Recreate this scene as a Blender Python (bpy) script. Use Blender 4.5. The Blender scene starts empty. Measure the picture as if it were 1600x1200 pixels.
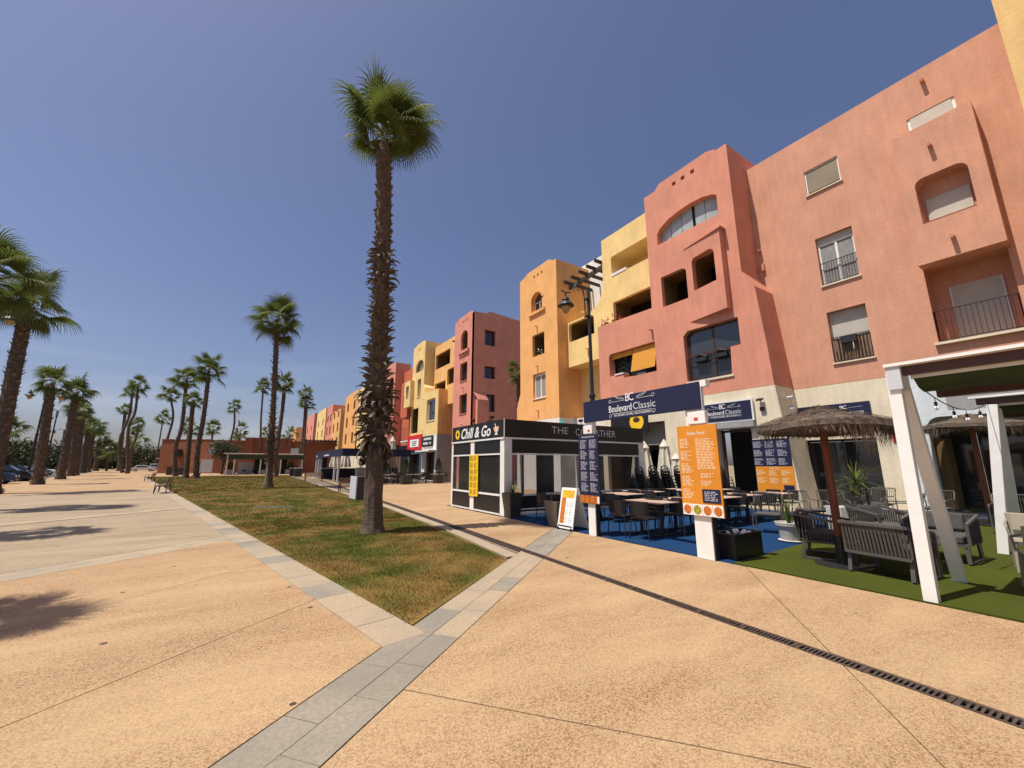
import bpy, bmesh, math, random
import numpy as np
from mathutils import Vector, Matrix
from mathutils.geometry import tessellate_polygon
random.seed(7); np.random.seed(7)
SC = bpy.context.scene
COL = SC.collection
R = math.radians

# ------------------------------------------------------------------ camera
cam = bpy.data.cameras.new('camera'); cam.sensor_width = 36; cam.lens = 628.7/1600*36
cam.clip_end = 3000; cam.clip_start = .05
camo = bpy.data.objects.new('camera', cam); COL.objects.link(camo)
camo.location = (0, 0, 1.6); camo.rotation_euler = (R(90+11.359), 0, R(-32.909))
SC.camera = camo
# ------------------------------------------------------------------ light
SUN_EL, SUN_DIR = R(66), Vector((-1, .15, 0)).normalized()
sd = (SUN_DIR*math.cos(SUN_EL)+Vector((0, 0, math.sin(SUN_EL)))).normalized()
sun = bpy.data.lights.new('sun', 'SUN'); sun.energy = 5.0; sun.angle = R(.5); sun.color = (1, .93, .82)
suno = bpy.data.objects.new('sun', sun); COL.objects.link(suno); suno.location = (-20, 0, 40)
suno.rotation_euler = sd.to_track_quat('Z', 'Y').to_euler()
W = bpy.data.worlds.new('World'); SC.world = W; W.use_nodes = True
wn = W.node_tree.nodes; wl = W.node_tree.links
sky = wn.new('ShaderNodeTexSky'); sky.sky_type = 'NISHITA'; sky.sun_disc = False
sky.sun_elevation = SUN_EL; sky.sun_rotation = math.atan2(sd.x, sd.y)
sky.air_density = 1.0; sky.dust_density = 2.0; sky.ozone_density = 2.2; sky.altitude = 0
bg = wn['Background']; bg.inputs[1].default_value = .088
# a faint bank of thin cloud low on the horizon, in the sky itself
wt = wn.new('ShaderNodeTexCoord'); wm = wn.new('ShaderNodeMapping'); wm.inputs['Scale'].default_value = (1.6, 1.6, 9)
wno = wn.new('ShaderNodeTexNoise'); wno.inputs['Scale'].default_value = 2.2; wno.inputs['Detail'].default_value = 6
wr = wn.new('ShaderNodeValToRGB'); wr.color_ramp.elements[0].position = .47; wr.color_ramp.elements[1].position = .75
ws = wn.new('ShaderNodeSeparateXYZ'); wr2 = wn.new('ShaderNodeValToRGB')
wr2.color_ramp.elements[0].position = .0; wr2.color_ramp.elements[0].color = (1, 1, 1, 1)
wr2.color_ramp.elements[1].position = .27; wr2.color_ramp.elements[1].color = (0, 0, 0, 1)
wmu = wn.new('ShaderNodeMath'); wmu.operation = 'MULTIPLY'; wmu2 = wn.new('ShaderNodeMath'); wmu2.operation = 'MULTIPLY'; wmu2.inputs[1].default_value = .62
wmix = wn.new('ShaderNodeMixRGB'); wmix.inputs[2].default_value = (6.2, 6.6, 7.6, 1)
wl.new(wt.outputs['Generated'], wm.inputs[0]); wl.new(wm.outputs[0], wno.inputs[0]); wl.new(wno.outputs[0], wr.inputs[0])
wl.new(wt.outputs['Generated'], ws.inputs[0]); wl.new(ws.outputs[2], wr2.inputs[0])
wl.new(wr.outputs[0], wmu.inputs[0]); wl.new(wr2.outputs[0], wmu.inputs[1]); wl.new(wmu.outputs[0], wmu2.inputs[0])
whs = wn.new('ShaderNodeMixRGB'); whs.blend_type = 'MULTIPLY'; whs.inputs[0].default_value = 1; whs.inputs[2].default_value = (1.0, .93, 1.04, 1)
wl.new(sky.outputs[0], whs.inputs[1])
wl.new(wmu2.outputs[0], wmix.inputs[0]); wl.new(whs.outputs[0], wmix.inputs[1]); wl.new(wmix.outputs[0], bg.inputs[0])
SC.view_settings.view_transform = 'Standard'; SC.view_settings.look = 'None'
SC.view_settings.exposure = .24; SC.view_settings.gamma = 1; SC.view_settings.use_curve_mapping = False
SC.cycles.max_bounces = 6

# ------------------------------------------------------------------ materials
def mat(name, col, rough=.7, var=.15, scale=3, bump=0, bscale=40, metal=0, spec=.4, col2=None, blotch=None, detail=6, emit=None, coord='Object', stretch=None):
    m = bpy.data.materials.new(name); m.use_nodes = True
    n = m.node_tree.nodes; l = m.node_tree.links; b = n['Principled BSDF']
    b.inputs['Roughness'].default_value = rough; b.inputs['Metallic'].default_value = metal
    b.inputs['Specular IOR Level'].default_value = spec
    c = (*col, 1)
    if var or col2:
        tc = n.new('ShaderNodeTexCoord'); src = tc.outputs[coord]
        if stretch:
            mp = n.new('ShaderNodeMapping'); mp.inputs['Scale'].default_value = stretch; l.new(src, mp.inputs[0]); src = mp.outputs[0]
        no = n.new('ShaderNodeTexNoise'); no.inputs['Scale'].default_value = scale; no.inputs['Detail'].default_value = detail
        l.new(src, no.inputs[0])
        rp = n.new('ShaderNodeValToRGB')
        c2 = col2 if col2 else tuple(x*(1-var*1.6) for x in col)
        c1 = col if col2 else tuple(min(1, x*(1+var)) for x in col)
        rp.color_ramp.elements[0].position = .3; rp.color_ramp.elements[0].color = (*c2, 1)
        rp.color_ramp.elements[1].position = .7; rp.color_ramp.elements[1].color = (*c1, 1)
        l.new(no.outputs[0], rp.inputs[0]); out = rp.outputs[0]
        if blotch:
            n2 = n.new('ShaderNodeTexNoise'); n2.inputs['Scale'].default_value = blotch[0]; n2.inputs['Detail'].default_value = 4
            l.new(src, n2.inputs[0])
            r2 = n.new('ShaderNodeValToRGB'); r2.color_ramp.elements[0].position = blotch[2] if len(blotch) > 2 else .35; r2.color_ramp.elements[1].position = blotch[3] if len(blotch) > 3 else .65
            l.new(n2.outputs[0], r2.inputs[0])
            mx = n.new('ShaderNodeMixRGB'); mx.inputs[2].default_value = (*blotch[1], 1); l.new(r2.outputs[0], mx.inputs[0]); l.new(out, mx.inputs[1])
            out = mx.outputs[0]
        l.new(out, b.inputs['Base Color'])
        if bump:
            n3 = n.new('ShaderNodeTexNoise'); n3.inputs['Scale'].default_value = bscale; n3.inputs['Detail'].default_value = 5
            l.new(src, n3.inputs[0]); bp = n.new('ShaderNodeBump'); bp.inputs['Strength'].default_value = bump; bp.inputs['Distance'].default_value = .02
            l.new(n3.outputs[0], bp.inputs['Height']); l.new(bp.outputs[0], b.inputs['Normal'])
    else:
        b.inputs['Base Color'].default_value = c
    if emit: b.inputs['Emission Color'].default_value = (*emit[0], 1); b.inputs['Emission Strength'].default_value = emit[1]
    return m
def stucco(name, c, dark=.82):
    m = mat(name, c, .88, .06, 1.1, bump=.35, bscale=9, blotch=(.45, tuple(x*dark*.95+.02 for x in c), .5, .95), spec=.15)
    # fine streaky brush marks and rain streaks below edges
    n = m.node_tree.nodes; l = m.node_tree.links; b = n['Principled BSDF']
    tc = n['Texture Coordinate']; mp = n.new('ShaderNodeMapping'); mp.inputs['Scale'].default_value = (2.2, 2.2, .35)
    no = n.new('ShaderNodeTexNoise'); no.inputs['Scale'].default_value = 2.5; no.inputs['Detail'].default_value = 9; no.inputs['Roughness'].default_value = .7
    l.new(tc.outputs['Object'], mp.inputs[0]); l.new(mp.outputs[0], no.inputs[0])
    rp = n.new('ShaderNodeValToRGB'); rp.color_ramp.elements[0].position = .35; rp.color_ramp.elements[1].position = .72
    rp.color_ramp.elements[0].color = (.9, .9, .9, 1); rp.color_ramp.elements[1].color = (1.07, 1.07, 1.07, 1)
    l.new(no.outputs[0], rp.inputs[0])
    mx = n.new('ShaderNodeMixRGB'); mx.blend_type = 'MULTIPLY'; mx.inputs[0].default_value = 1
    src = b.inputs['Base Color'].links[0].from_socket
    l.new(src, mx.inputs[1]); l.new(rp.outputs[0], mx.inputs[2]); l.new(mx.outputs[0], b.inputs['Base Color'])
    return m
M = dict(loggia=stucco('shaded_ochre_paint', (.16, .10, .04)),  # ochre paint darkened, with the recess shade put into its colour
 pink=stucco('terracotta_pink_render', (.65, .28, .19)), salmon=stucco('salmon_render', (.61, .315, .21)),
 orange=stucco('orange_render', (.80, .42, .16)), yellow=stucco('yellow_render', (.82, .60, .26)), ochre=stucco('ochre_render', (.78, .52, .22)),
 rose=stucco('rose_render', (.66, .28, .21)), midorange=stucco('pale_orange_render', (.80, .46, .18)), redwall=stucco('red_render', (.55, .15, .08)),
 brick=stucco('rust_render', (.27, .10, .055)), cream=stucco('cream_render', (.72, .64, .48)), white=stucco('white_render', (.74, .73, .69)),
 grey=stucco('grey_render', (.33, .33, .33)), bluewhite=stucco('bluish_white_render', (.62, .68, .70)),
 wframe=mat('white_frame', (.75, .74, .70), .45, 0), bframe=mat('brown_frame', (.07, .03, .02), .4, 0), dframe=mat('dark_metal', (.02, .02, .022), .4, 0),
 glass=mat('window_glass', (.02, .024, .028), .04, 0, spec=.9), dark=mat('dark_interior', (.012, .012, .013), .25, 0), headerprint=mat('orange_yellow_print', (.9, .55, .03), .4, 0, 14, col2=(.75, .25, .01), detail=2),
 curtain=mat('curtain_cloth', (.28, .27, .26), .9, .3, 6, stretch=(1, 14, .6)), blind=mat('roller_blind', (.48, .45, .38), .6, .05, 3),
 straw=mat('bamboo_blind', (.75, .36, .05), .7, .2, 6, stretch=(1, 1, 30)), wood=mat('dark_wood', (.05, .035, .03), .6, .3, 12),
 iron=mat('black_iron', (.02, .02, .022), .45, 0), white_metal=mat('white_painted_metal', (.80, .79, .75), .35, .04, 4, spec=.5),
 black=mat('black_panel', (.012, .012, .013), .35, 0), navy=mat('navy_print', (.018, .02, .055), .35, .1, 2, spec=.4), navy_fabric=mat('navy_awning', (.009, .012, .045), .7, .1),
 whiteprint=mat('white_print', (.82, .82, .80), .5, 0), greyprint=mat('grey_print', (.55, .56, .60), .5, 0), lightprint=mat('pale_print', (.42, .42, .48), .5, 0), orangeboard=mat('orange_menu_print', (.70, .26, .025), .4, .08, 2), palewords=mat('cream_print', (.85, .62, .38), .5, 0),
 yellowboard=mat('yellow_menu_print', (.85, .55, .02), .45, .06, 4), redsign=mat('red_sign', (.65, .02, .02), .4, 0), redprint=mat('red_print', (.6, .08, .04), .5, 0),
 teal=mat('teal_paint', (.05, .45, .38), .5, 0), chrome=mat('brushed_steel', (.55, .55, .57), .25, 0, metal=1),
 lampglass=mat('amber_lamp_glass', (.42, .27, .07), .25, 0, spec=.6), gravel=mat('white_pebble', (.8, .78, .74), .6, 0),
)

# ------------------------------------------------------------------ objects
def wpos(o):
    v = Vector((0, 0, 0))
    while o is not None: v = v+o.location; o = o.parent
    return v
def tag(o, label=None, cat=None, group=None, kind=None):
    if label: o['label'] = label
    if cat: o['category'] = cat
    if group: o['group'] = group
    if kind: o['kind'] = kind
    return o
def translucent(m, col, f=.4):
    n = m.node_tree.nodes; l = m.node_tree.links; out = n['Material Output']; b = n['Principled BSDF']
    t = n.new('ShaderNodeBsdfTranslucent'); t.inputs[0].default_value = (*col, 1); x = n.new('ShaderNodeMixShader'); x.inputs[0].default_value = f
    l.new(b.outputs[0], x.inputs[1]); l.new(t.outputs[0], x.inputs[2]); l.new(x.outputs[0], out.inputs['Surface'])
def thing(name, label, cat, loc=(0, 0, 0), group=None):
    o = bpy.data.objects.new(name, None); COL.objects.link(o); o.location = loc; o.empty_display_size = .1
    return tag(o, label, cat, group)
def part(name, me, parent=None, loc=(0, 0, 0), rot=None, sc=None):
    o = bpy.data.objects.new(name, me); COL.objects.link(o); o.parent = parent; o.location = loc
    if rot is not None: o.rotation_euler = rot
    if sc is not None: o.scale = sc
    return o
class MB:
    def __init__(s): s.v = []; s.f = []; s.m = []; s.cur = 0; s.glaze = []
    def add(s, vs, fs):
        b = len(s.v); s.v += [tuple(p) for p in vs]; s.f += [tuple(i+b for i in f) for f in fs]; s.m += [s.cur]*len(fs); return s
    def box(s, x0, x1, y0, y1, z0, z1):
        if x0 > x1: x0, x1 = x1, x0
        if y0 > y1: y0, y1 = y1, y0
        if z0 > z1: z0, z1 = z1, z0
        return s.add([(x0,y0,z0),(x1,y0,z0),(x1,y1,z0),(x0,y1,z0),(x0,y0,z1),(x1,y0,z1),(x1,y1,z1),(x0,y1,z1)],
              [(0,3,2,1),(4,5,6,7),(0,1,5,4),(1,2,6,5),(2,3,7,6),(3,0,4,7)])
    def obox(s, c, ux, uy, uz):   # oriented box: centre and half vectors
        c, ux, uy, uz = map(Vector, (c, ux, uy, uz)); vs = []
        for k in (-1, 1):
            for i, j in ((-1,-1),(1,-1),(1,1),(-1,1)): vs.append(c+ux*i+uy*j+uz*k)
        return s.add(vs, [(0,3,2,1),(4,5,6,7),(0,1,5,4),(1,2,6,5),(2,3,7,6),(3,0,4,7)])
    def bar(s, a, b, w, h=None, up=(0, 0, 1)):
        a, b = Vector(a), Vector(b); d = b-a; h = h or w
        u = d.normalized(); r = u.cross(Vector(up))
        if r.length < 1e-4: r = u.cross(Vector((1, 0, 0)))
        r.normalize(); q = r.cross(u)
        return s.obox((a+b)/2, r*w/2, q*h/2, d/2)
    def prism(s, poly, z0, z1):
        n = len(poly); vs = [(x, y, z0) for x, y in poly]+[(x, y, z1) for x, y in poly]
        fs = [tuple(reversed(range(n))), tuple(range(n, 2*n))]+[(i, (i+1) % n, n+(i+1) % n, n+i) for i in range(n)]
        return s.add(vs, fs)
    def tube(s, pts, r, n=8, cap=True, rnd=0):
        pts = [Vector(p) for p in pts]; rs = r if hasattr(r, '__len__') else [r]*len(pts); vs = []; fs = []
        up = None
        for i, p in enumerate(pts):
            d = (pts[min(i+1, len(pts)-1)]-pts[max(i-1, 0)]).normalized()
            if up is None: up = d.orthogonal().normalized()
            u = (up-d*up.dot(d)); u = u.normalized() if u.length > 1e-5 else d.orthogonal().normalized(); up = u
            w = d.cross(u)
            for k in range(n):
                a = 2*math.pi*k/n; rr = rs[i]*(1+random.uniform(-rnd, rnd))
                vs.append(p+u*math.cos(a)*rr+w*math.sin(a)*rr)
        for i in range(len(pts)-1):
            for k in range(n): fs.append((i*n+k, i*n+(k+1) % n, (i+1)*n+(k+1) % n, (i+1)*n+k))
        if cap: fs.append(tuple(reversed(range(n)))); fs.append(tuple(range((len(pts)-1)*n, len(pts)*n)))
        return s.add(vs, fs)
    def lathe(s, prof, n=16, c=(0, 0, 0)):
        vs = []; fs = []
        for r, z in prof:
            for k in range(n):
                a = 2*math.pi*k/n; vs.append((c[0]+r*math.cos(a), c[1]+r*math.sin(a), c[2]+z))
        for i in range(len(prof)-1):
            for k in range(n): fs.append((i*n+k, i*n+(k+1) % n, (i+1)*n+(k+1) % n, (i+1)*n+k))
        fs.append(tuple(reversed(range(n)))); fs.append(tuple(range((len(prof)-1)*n, len(prof)*n)))
        return s.add(vs, fs)
    def mesh(s, name, mats, origin=(0, 0, 0), smooth=False):
        me = bpy.data.meshes.new(name); o = Vector(origin)
        me.from_pydata([(p[0]-o.x, p[1]-o.y, p[2]-o.z) for p in s.v], [], s.f)
        for m in (mats if isinstance(mats, (list, tuple)) else [mats]): me.materials.append(M[m] if isinstance(m, str) else m)
        me.polygons.foreach_set('material_index', s.m)
        if smooth: me.polygons.foreach_set('use_smooth', [True]*len(s.f))
        me.update(); return me
    def build(s, name, mats, parent=None, smooth=False, bevel=0):
        o = part(name, s.mesh(name, mats, wpos(parent) if parent else (0, 0, 0), smooth), parent)
        if bevel:
            b = o.modifiers.new('bevel', 'BEVEL'); b.width = bevel; b.segments = 2; b.limit_method = 'ANGLE'
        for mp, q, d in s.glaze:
            g = MB(); t = tessellate_polygon([[Vector((a, c, 0)) for a, c in q]]); g.add([mp(a, c, d) for a, c in q], [tuple(x) for x in t]); g.build('glazing', 'dark', parent)  # near-black back glass also carries the shade of the recess
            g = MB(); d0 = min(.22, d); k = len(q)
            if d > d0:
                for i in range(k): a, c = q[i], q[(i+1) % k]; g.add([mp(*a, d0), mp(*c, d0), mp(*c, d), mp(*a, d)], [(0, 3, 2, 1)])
                g.build('shaded_loggia_lining', 'loggia', parent)  # inner reveal in the darkened ochre, its shade painted in
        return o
def copy_tree(o, parent=None):
    c = o.copy(); COL.objects.link(c); c.parent = parent
    for ch in list(o.children): copy_tree(ch, c)
    return c
def place(proto, used, loc, rz, label, group=None, cat=None):
    o = proto if not used else copy_tree(proto)
    o.location = loc; o.rotation_euler = (0, 0, rz); tag(o, label, cat, group); return o

# text as mesh, laid on a plane facing -X (letters run towards -Y) or facing -Y
def text_mesh(body, fit_w, fit_h, shear=0, bold=0, font_space=1):
    cu = bpy.data.curves.new('t', 'FONT'); cu.body = body; cu.size = 1; cu.shear = shear; cu.offset = bold; cu.extrude = 0.0; cu.space_character = font_space
    cu.resolution_u = 3
    ob = bpy.data.objects.new('t', cu); COL.objects.link(ob)
    dg = bpy.context.evaluated_depsgraph_get(); me = bpy.data.meshes.new_from_object(ob.evaluated_get(dg))
    bpy.data.objects.remove(ob)
    co = np.array([v.co[:] for v in me.vertices]); mn, mx = co.min(0), co.max(0)
    fs = [tuple(p.vertices) for p in me.polygons]; bpy.data.meshes.remove(me)
    a = (co[:, 0]-(mn[0]+mx[0])/2)/(mx[0]-mn[0])*fit_w; b = (co[:, 1]-(mn[1]+mx[1])/2)/(mx[1]-mn[1])*fit_h
    return a, b, fs
def text(name, body, parent, m, c, w, h, face='-x', **k):
    a, b, fs = text_mesh(body, w, h, **k); mb = MB()
    if face == '-x': vs = [(c[0], c[1]-p, c[2]+q) for p, q in zip(a, b)]; fs = fs
    else: vs = [(c[0]+p, c[1], c[2]+q) for p, q in zip(a, b)]
    mb.add(vs, fs); return mb.build(name, m, parent)
def words(mb, x, y0, y1, z0, z1, lines, rag=.5, fill=.55, face='-x', other=0, rng=random):
    """rows of short bars: a block of print too small to read"""
    h = (z1-z0)/lines
    for i in range(lines):
        zc = z1-(i+.5)*h; a = y1; e = y1-(y1-y0)*(1-rng.random()*rag)
        while a > e+.01:
            L = min(a-e, rng.uniform(.03, .09)); hh = h*fill/2*rng.uniform(.8, 1.1)
            if face == '-x': mb.add([(x, a, zc-hh), (x, a-L, zc-hh), (x, a-L, zc+hh), (x, a, zc+hh)], [(0, 1, 2, 3)])
            else: mb.add([(-a, x, zc-hh), (-a+L, x, zc-hh), (-a+L, x, zc+hh), (-a, x, zc+hh)], [(0, 1, 2, 3)])
            a -= L+.018

# ---- walls with real openings
def rect(a0, a1, b0, b1): return [(a0, b0), (a1, b0), (a1, b1), (a0, b1)]
def rr(a0, a1, b0, b1, r, r2=None):       # rounded upper corners, r at a1 side, r2 at a0 side
    r2 = r if r2 is None else r2; p = [(a0, b0), (a1, b0)]
    p += [(a1-r+r*math.cos(t), b1-r+r*math.sin(t)) for t in [i*math.pi/2/5 for i in range(6)]] if r else [(a1, b1)]
    p += [(a0+r2-r2*math.sin(t), b1-r2+r2*math.cos(t)) for t in [i*math.pi/2/5 for i in range(6)]] if r2 else [(a0, b1)]
    return p
def arch(a0, a1, b0, bs, rise, n=12):     # flat sides to bs then an elliptical arch
    c = (a0+a1)/2; w = (a1-a0)/2
    return [(a0, b0), (a1, b0)]+[(c+w*math.cos(t), bs+rise*math.sin(t)) for t in [math.pi*i/n for i in range(n+1)]]
def area(p): return sum(p[i][0]*p[(i+1) % len(p)][1]-p[(i+1) % len(p)][0]*p[i][1] for i in range(len(p)))/2
MAPX = lambda F: (lambda a, b, d: (F+d, a, b))      # wall facing -X: a = y
MAPY = lambda F: (lambda a, b, d: (a, F+d, b))      # wall facing -Y: a = x
def facade(mb, mp, outline, holes=(), back=.3, skip=()):
    """outline and openings in wall coordinates; openings: (polygon, depth, closed at the back)"""
    if area(outline) < 0: outline = outline[::-1]
    polys = [outline]+[h[0] for h in holes]
    flat = [p for q in polys for p in q]
    tris = tessellate_polygon([[Vector((a, b, 0)) for a, b in q] for q in polys])
    mb.add([mp(a, b, 0) for a, b in flat], [tuple(t) for t in tris])
    n = len(outline)
    for i in range(n):
        if i in skip: continue
        p, q = outline[i], outline[(i+1) % n]
        mb.add([mp(*p, 0), mp(*q, 0), mp(*q, back), mp(*p, back)], [(0, 1, 2, 3)])
    for h in holes:
        q, d = h[0], h[1]; k = len(q)
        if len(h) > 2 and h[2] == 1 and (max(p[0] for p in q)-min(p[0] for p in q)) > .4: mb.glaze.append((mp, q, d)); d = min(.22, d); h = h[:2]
        for i in range(k):
            a, b = q[i], q[(i+1) % k]
            mb.add([mp(*a, 0), mp(*b, 0), mp(*b, d), mp(*a, d)], [(0, 3, 2, 1)])
        if len(h) > 2 and h[2]:
            t = tessellate_polygon([[Vector((a, b, 0)) for a, b in q]])
            mb.add([mp(a, b, d) for a, b in q], [tuple(x) for x in t])
def window(parent, mp, a0, a1, b0, b1, d, frame='wframe', panes=2, style='glass', fw=.05, sill=True, label=None, sillmat=None, shut=.3):
    """a window set d behind the wall face: frame with panes, shutter and sill as its own pieces"""
    mb = MB()
    def bx(m_, p0, p1, q0, q1, e0, e1):
        A = mp(p0, q0, e0); B = mp(p1, q1, e1); m_.box(A[0], B[0], A[1], B[1], A[2], B[2])
    bx(mb, a0, a1, b0, b0+fw, d-.05, d); bx(mb, a0, a1, b1-fw, b1, d-.05, d)
    for i in range(panes+1):
        c = a0+(a1-a0)*i/panes; c0 = min(max(c-fw/2, a0), a1-fw); bx(mb, c0, c0+fw, b0+fw, b1-fw, d-.05, d)
    w = mb.build('window', frame, parent)
    if label: w['label'] = label
    for i in range(panes):
        g = MB(); p0 = a0+(a1-a0)*i/panes; p1 = a0+(a1-a0)*(i+1)/panes
        bx(g, p0+fw/2, p1-fw/2, b0+fw, b1-fw, d-.02, d-.012); g.build('pane', 'glass', w)
    if style == 'curtain':
        g = MB(); bx(g, a0+fw, a1-fw, b0+fw, b1-fw, d-.023, d-.0205); g.build('curtain', 'curtain', w)
    if style == 'shutter':
        g = MB(); zb = b1-(b1-b0)*shut; z = b1-.02; k = 0
        while z > zb+.01:
            bx(g, a0+fw*.6, a1-fw*.6, z-.05, z, d-.075, d-.056-(.004 if k % 2 else 0)); z -= .052; k += 1
        g.build('roller_shutter', 'blind', w)
    if sill:
        g = MB(); bx(g, a0-.04, a1+.04, b0-.05, b0-.004, -.06, d-.052); g.build('sill', sillmat or 'cream', w)
    return w
def railing(parent, mp, a0, a1, b0, b1, d, n=14, ends=0):
    mb = MB()
    A = mp(a0, b1, d); B = mp(a1, b1, d); mb.bar(A, B, .03, .02)
    mb.bar(mp(a0, b0+.04, d), mp(a1, b0+.04, d), .02)
    for i in range(n+1):
        a = a0+(a1-a0)*i/n; mb.bar(mp(a, b0+.04, d), mp(a, b1, d), .014)
    if ends:
        for a in (a0, a1):
            mb.bar(mp(a, b1, d), mp(a, b1, d+ends), .03, .02)
            for k in range(4): mb.bar(mp(a, b0+.04, d+ends*k/4), mp(a, b1, d+ends*k/4), .014)
    return mb.build('railing', 'iron', parent)
def spout(parent, mp, a, b, m='pink'):
    mb = MB(); A = mp(a, b, 0); B = mp(a, b-.03, -.22)
    mb.tube([A, B], .055, 8); return mb.build('water_spout', m, parent)

# ================================================================== GROUND
def agg(name, c, c2, speck=.16):
    """washed aggregate concrete: pale matrix with small darker stones"""
    m = mat(name, c, .9, 0, .22, col2=c2, spec=.2, coord='Object')
    n = m.node_tree.nodes; l = m.node_tree.links; b = n['Principled BSDF']; tc = n['Texture Coordinate']
    src = b.inputs['Base Color'].links[0].from_socket
    no = n.new('ShaderNodeTexVoronoi'); no.inputs['Scale'].default_value = 105; l.new(tc.outputs['Object'], no.inputs[0])
    sp = n.new('ShaderNodeSeparateColor'); l.new(no.outputs['Color'], sp.inputs[0])
    rp = n.new('ShaderNodeValToRGB'); e = rp.color_ramp.elements; e[0].position = 0; e[1].position = 1
    e[0].color = (.46, .36, .31, 1); e[1].color = (1.25, 1.22, 1.15, 1)
    for ps, cc in ((.25, (.66, .56, .49, 1)), (.45, (.92, .88, .84, 1)), (.8, (1.04, 1.02, .98, 1))): q = e.new(ps); q.color = cc
    l.new(sp.outputs[0], rp.inputs[0])
    # worn patches where the stones show, dusty ones where they do not
    no2 = n.new('ShaderNodeTexNoise'); no2.inputs['Scale'].default_value = .75; no2.inputs['Detail'].default_value = 9; no2.inputs['Roughness'].default_value = .68
    mp2 = n.new('ShaderNodeMapping'); mp2.inputs['Rotation'].default_value = (0, 0, R(-35)); mp2.inputs['Scale'].default_value = (.55, 1.5, 1)
    l.new(tc.outputs['Object'], mp2.inputs[0]); l.new(mp2.outputs[0], no2.inputs[0])
    r2 = n.new('ShaderNodeValToRGB'); r2.color_ramp.elements[0].position = .38; r2.color_ramp.elements[1].position = .66
    r2.color_ramp.elements[0].color = (.45, .45, .45, 1); r2.color_ramp.elements[1].color = (1, 1, 1, 1); l.new(no2.outputs[0], r2.inputs[0])
    m1 = n.new('ShaderNodeMixRGB'); m1.blend_type = 'MULTIPLY'
    m2 = n.new('ShaderNodeMixRGB'); m2.blend_type = 'MULTIPLY'; m2.inputs[0].default_value = 1
    r3 = n.new('ShaderNodeValToRGB'); r3.color_ramp.elements[0].position = .35; r3.color_ramp.elements[1].position = .7
    r3.color_ramp.elements[0].color = (1.06, 1.05, 1.0, 1); r3.color_ramp.elements[1].color = (.84, .80, .79, 1); l.new(no2.outputs[0], r3.inputs[0])
    l.new(r2.outputs[0], m1.inputs[0]); l.new(src, m1.inputs[1]); l.new(rp.outputs[0], m1.inputs[2]); l.new(m1.outputs[0], m2.inputs[1]); l.new(r3.outputs[0], m2.inputs[2])
    # small pale spills and dark chewing gum marks
    vo = n.new('ShaderNodeTexVoronoi'); vo.inputs['Scale'].default_value = 1.7; l.new(tc.outputs['Object'], vo.inputs[0])
    lt = n.new('ShaderNodeMath'); lt.operation = 'LESS_THAN'; lt.inputs[1].default_value = .05; l.new(vo.outputs['Distance'], lt.inputs[0])
    m3 = n.new('ShaderNodeMixRGB'); m3.inputs[2].default_value = (.06, .045, .04, 1); m3.inputs[0].default_value = 0
    l.new(lt.outputs[0], m3.inputs[0]); l.new(m2.outputs[0], m3.inputs[1]); l.new(m3.outputs[0], b.inputs['Base Color'])
    bp = n.new('ShaderNodeBump'); bp.inputs['Strength'].default_value = .3; bp.inputs['Distance'].default_value = .002
    l.new(sp.outputs[1], bp.inputs['Height']); l.new(bp.outputs[0], b.inputs['Normal'])
    return m
M['agg'] = agg('washed_aggregate', (.43, .305, .185), (.375, .262, .158))
M['agg2'] = agg('greyer_aggregate', (.36, .30, .22), (.32, .265, .19))
M['stone1'] = mat('grey_granite', (.27, .235, .18), .8, .12, 30, bump=.2, bscale=60, blotch=(1.2, (.18, .165, .135), .4, .7))
M['stone2'] = mat('buff_stone', (.37, .285, .19), .8, .12, 30, bump=.2, bscale=60, blotch=(1.4, (.28, .235, .175), .4, .7))
M['mortar'] = mat('mortar_bed', (.17, .13, .09), .95, .2, 8)
M['earth'] = mat('dry_earth', (.30, .24, .16), .95, .2, .5, col2=(.16, .15, .07))
M['asphalt'] = mat('asphalt', (.11, .105, .10), .9, .15, 3, bump=.2)
def lawnmat(name, k=1):
    m = mat(name, (.225*k, .14*k, .048*k), .95, 0, .75, col2=(.09*k, .095*k, .018*k), spec=.1, detail=9)
    n = m.node_tree.nodes; l = m.node_tree.links; b = n['Principled BSDF']; tc = n['Texture Coordinate']
    src = b.inputs['Base Color'].links[0].from_socket; cr = n['Color Ramp'].color_ramp; cr.elements[0].position = .42; cr.elements[1].position = .60
    no = n.new('ShaderNodeTexNoise'); no.inputs['Scale'].default_value = 40; no.inputs['Detail'].default_value = 6
    l.new(tc.outputs['Object'], no.inputs[0]); rp = n.new('ShaderNodeValToRGB'); rp.color_ramp.elements[0].position = .3; rp.color_ramp.elements[1].position = .7
    rp.color_ramp.elements[0].color = (.4, .4, .4, 1); rp.color_ramp.elements[1].color = (1.2, 1.2, 1.1, 1); l.new(no.outputs[0], rp.inputs[0])
    m1 = n.new('ShaderNodeMixRGB'); m1.blend_type = 'MULTIPLY'; m1.inputs[0].default_value = 1; l.new(src, m1.inputs[1]); l.new(rp.outputs[0], m1.inputs[2])
    l.new(m1.outputs[0], b.inputs['Base Color']); return m
M['lawn'] = lawnmat('parched_lawn'); M['blade'] = lawnmat('grass_blade', 1.25)
M['turf'] = mat('artificial_turf', (.068, .082, .012), .95, .15, 60, bump=.6, bscale=200, blotch=(.8, (.052, .064, .010)), spec=.1)
M['mat'] = mat('blue_carpet', (.008, .042, .125), .95, .15, 50, bump=.4, bscale=160, blotch=(1.1, (.012, .038, .095)), spec=.1)

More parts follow.
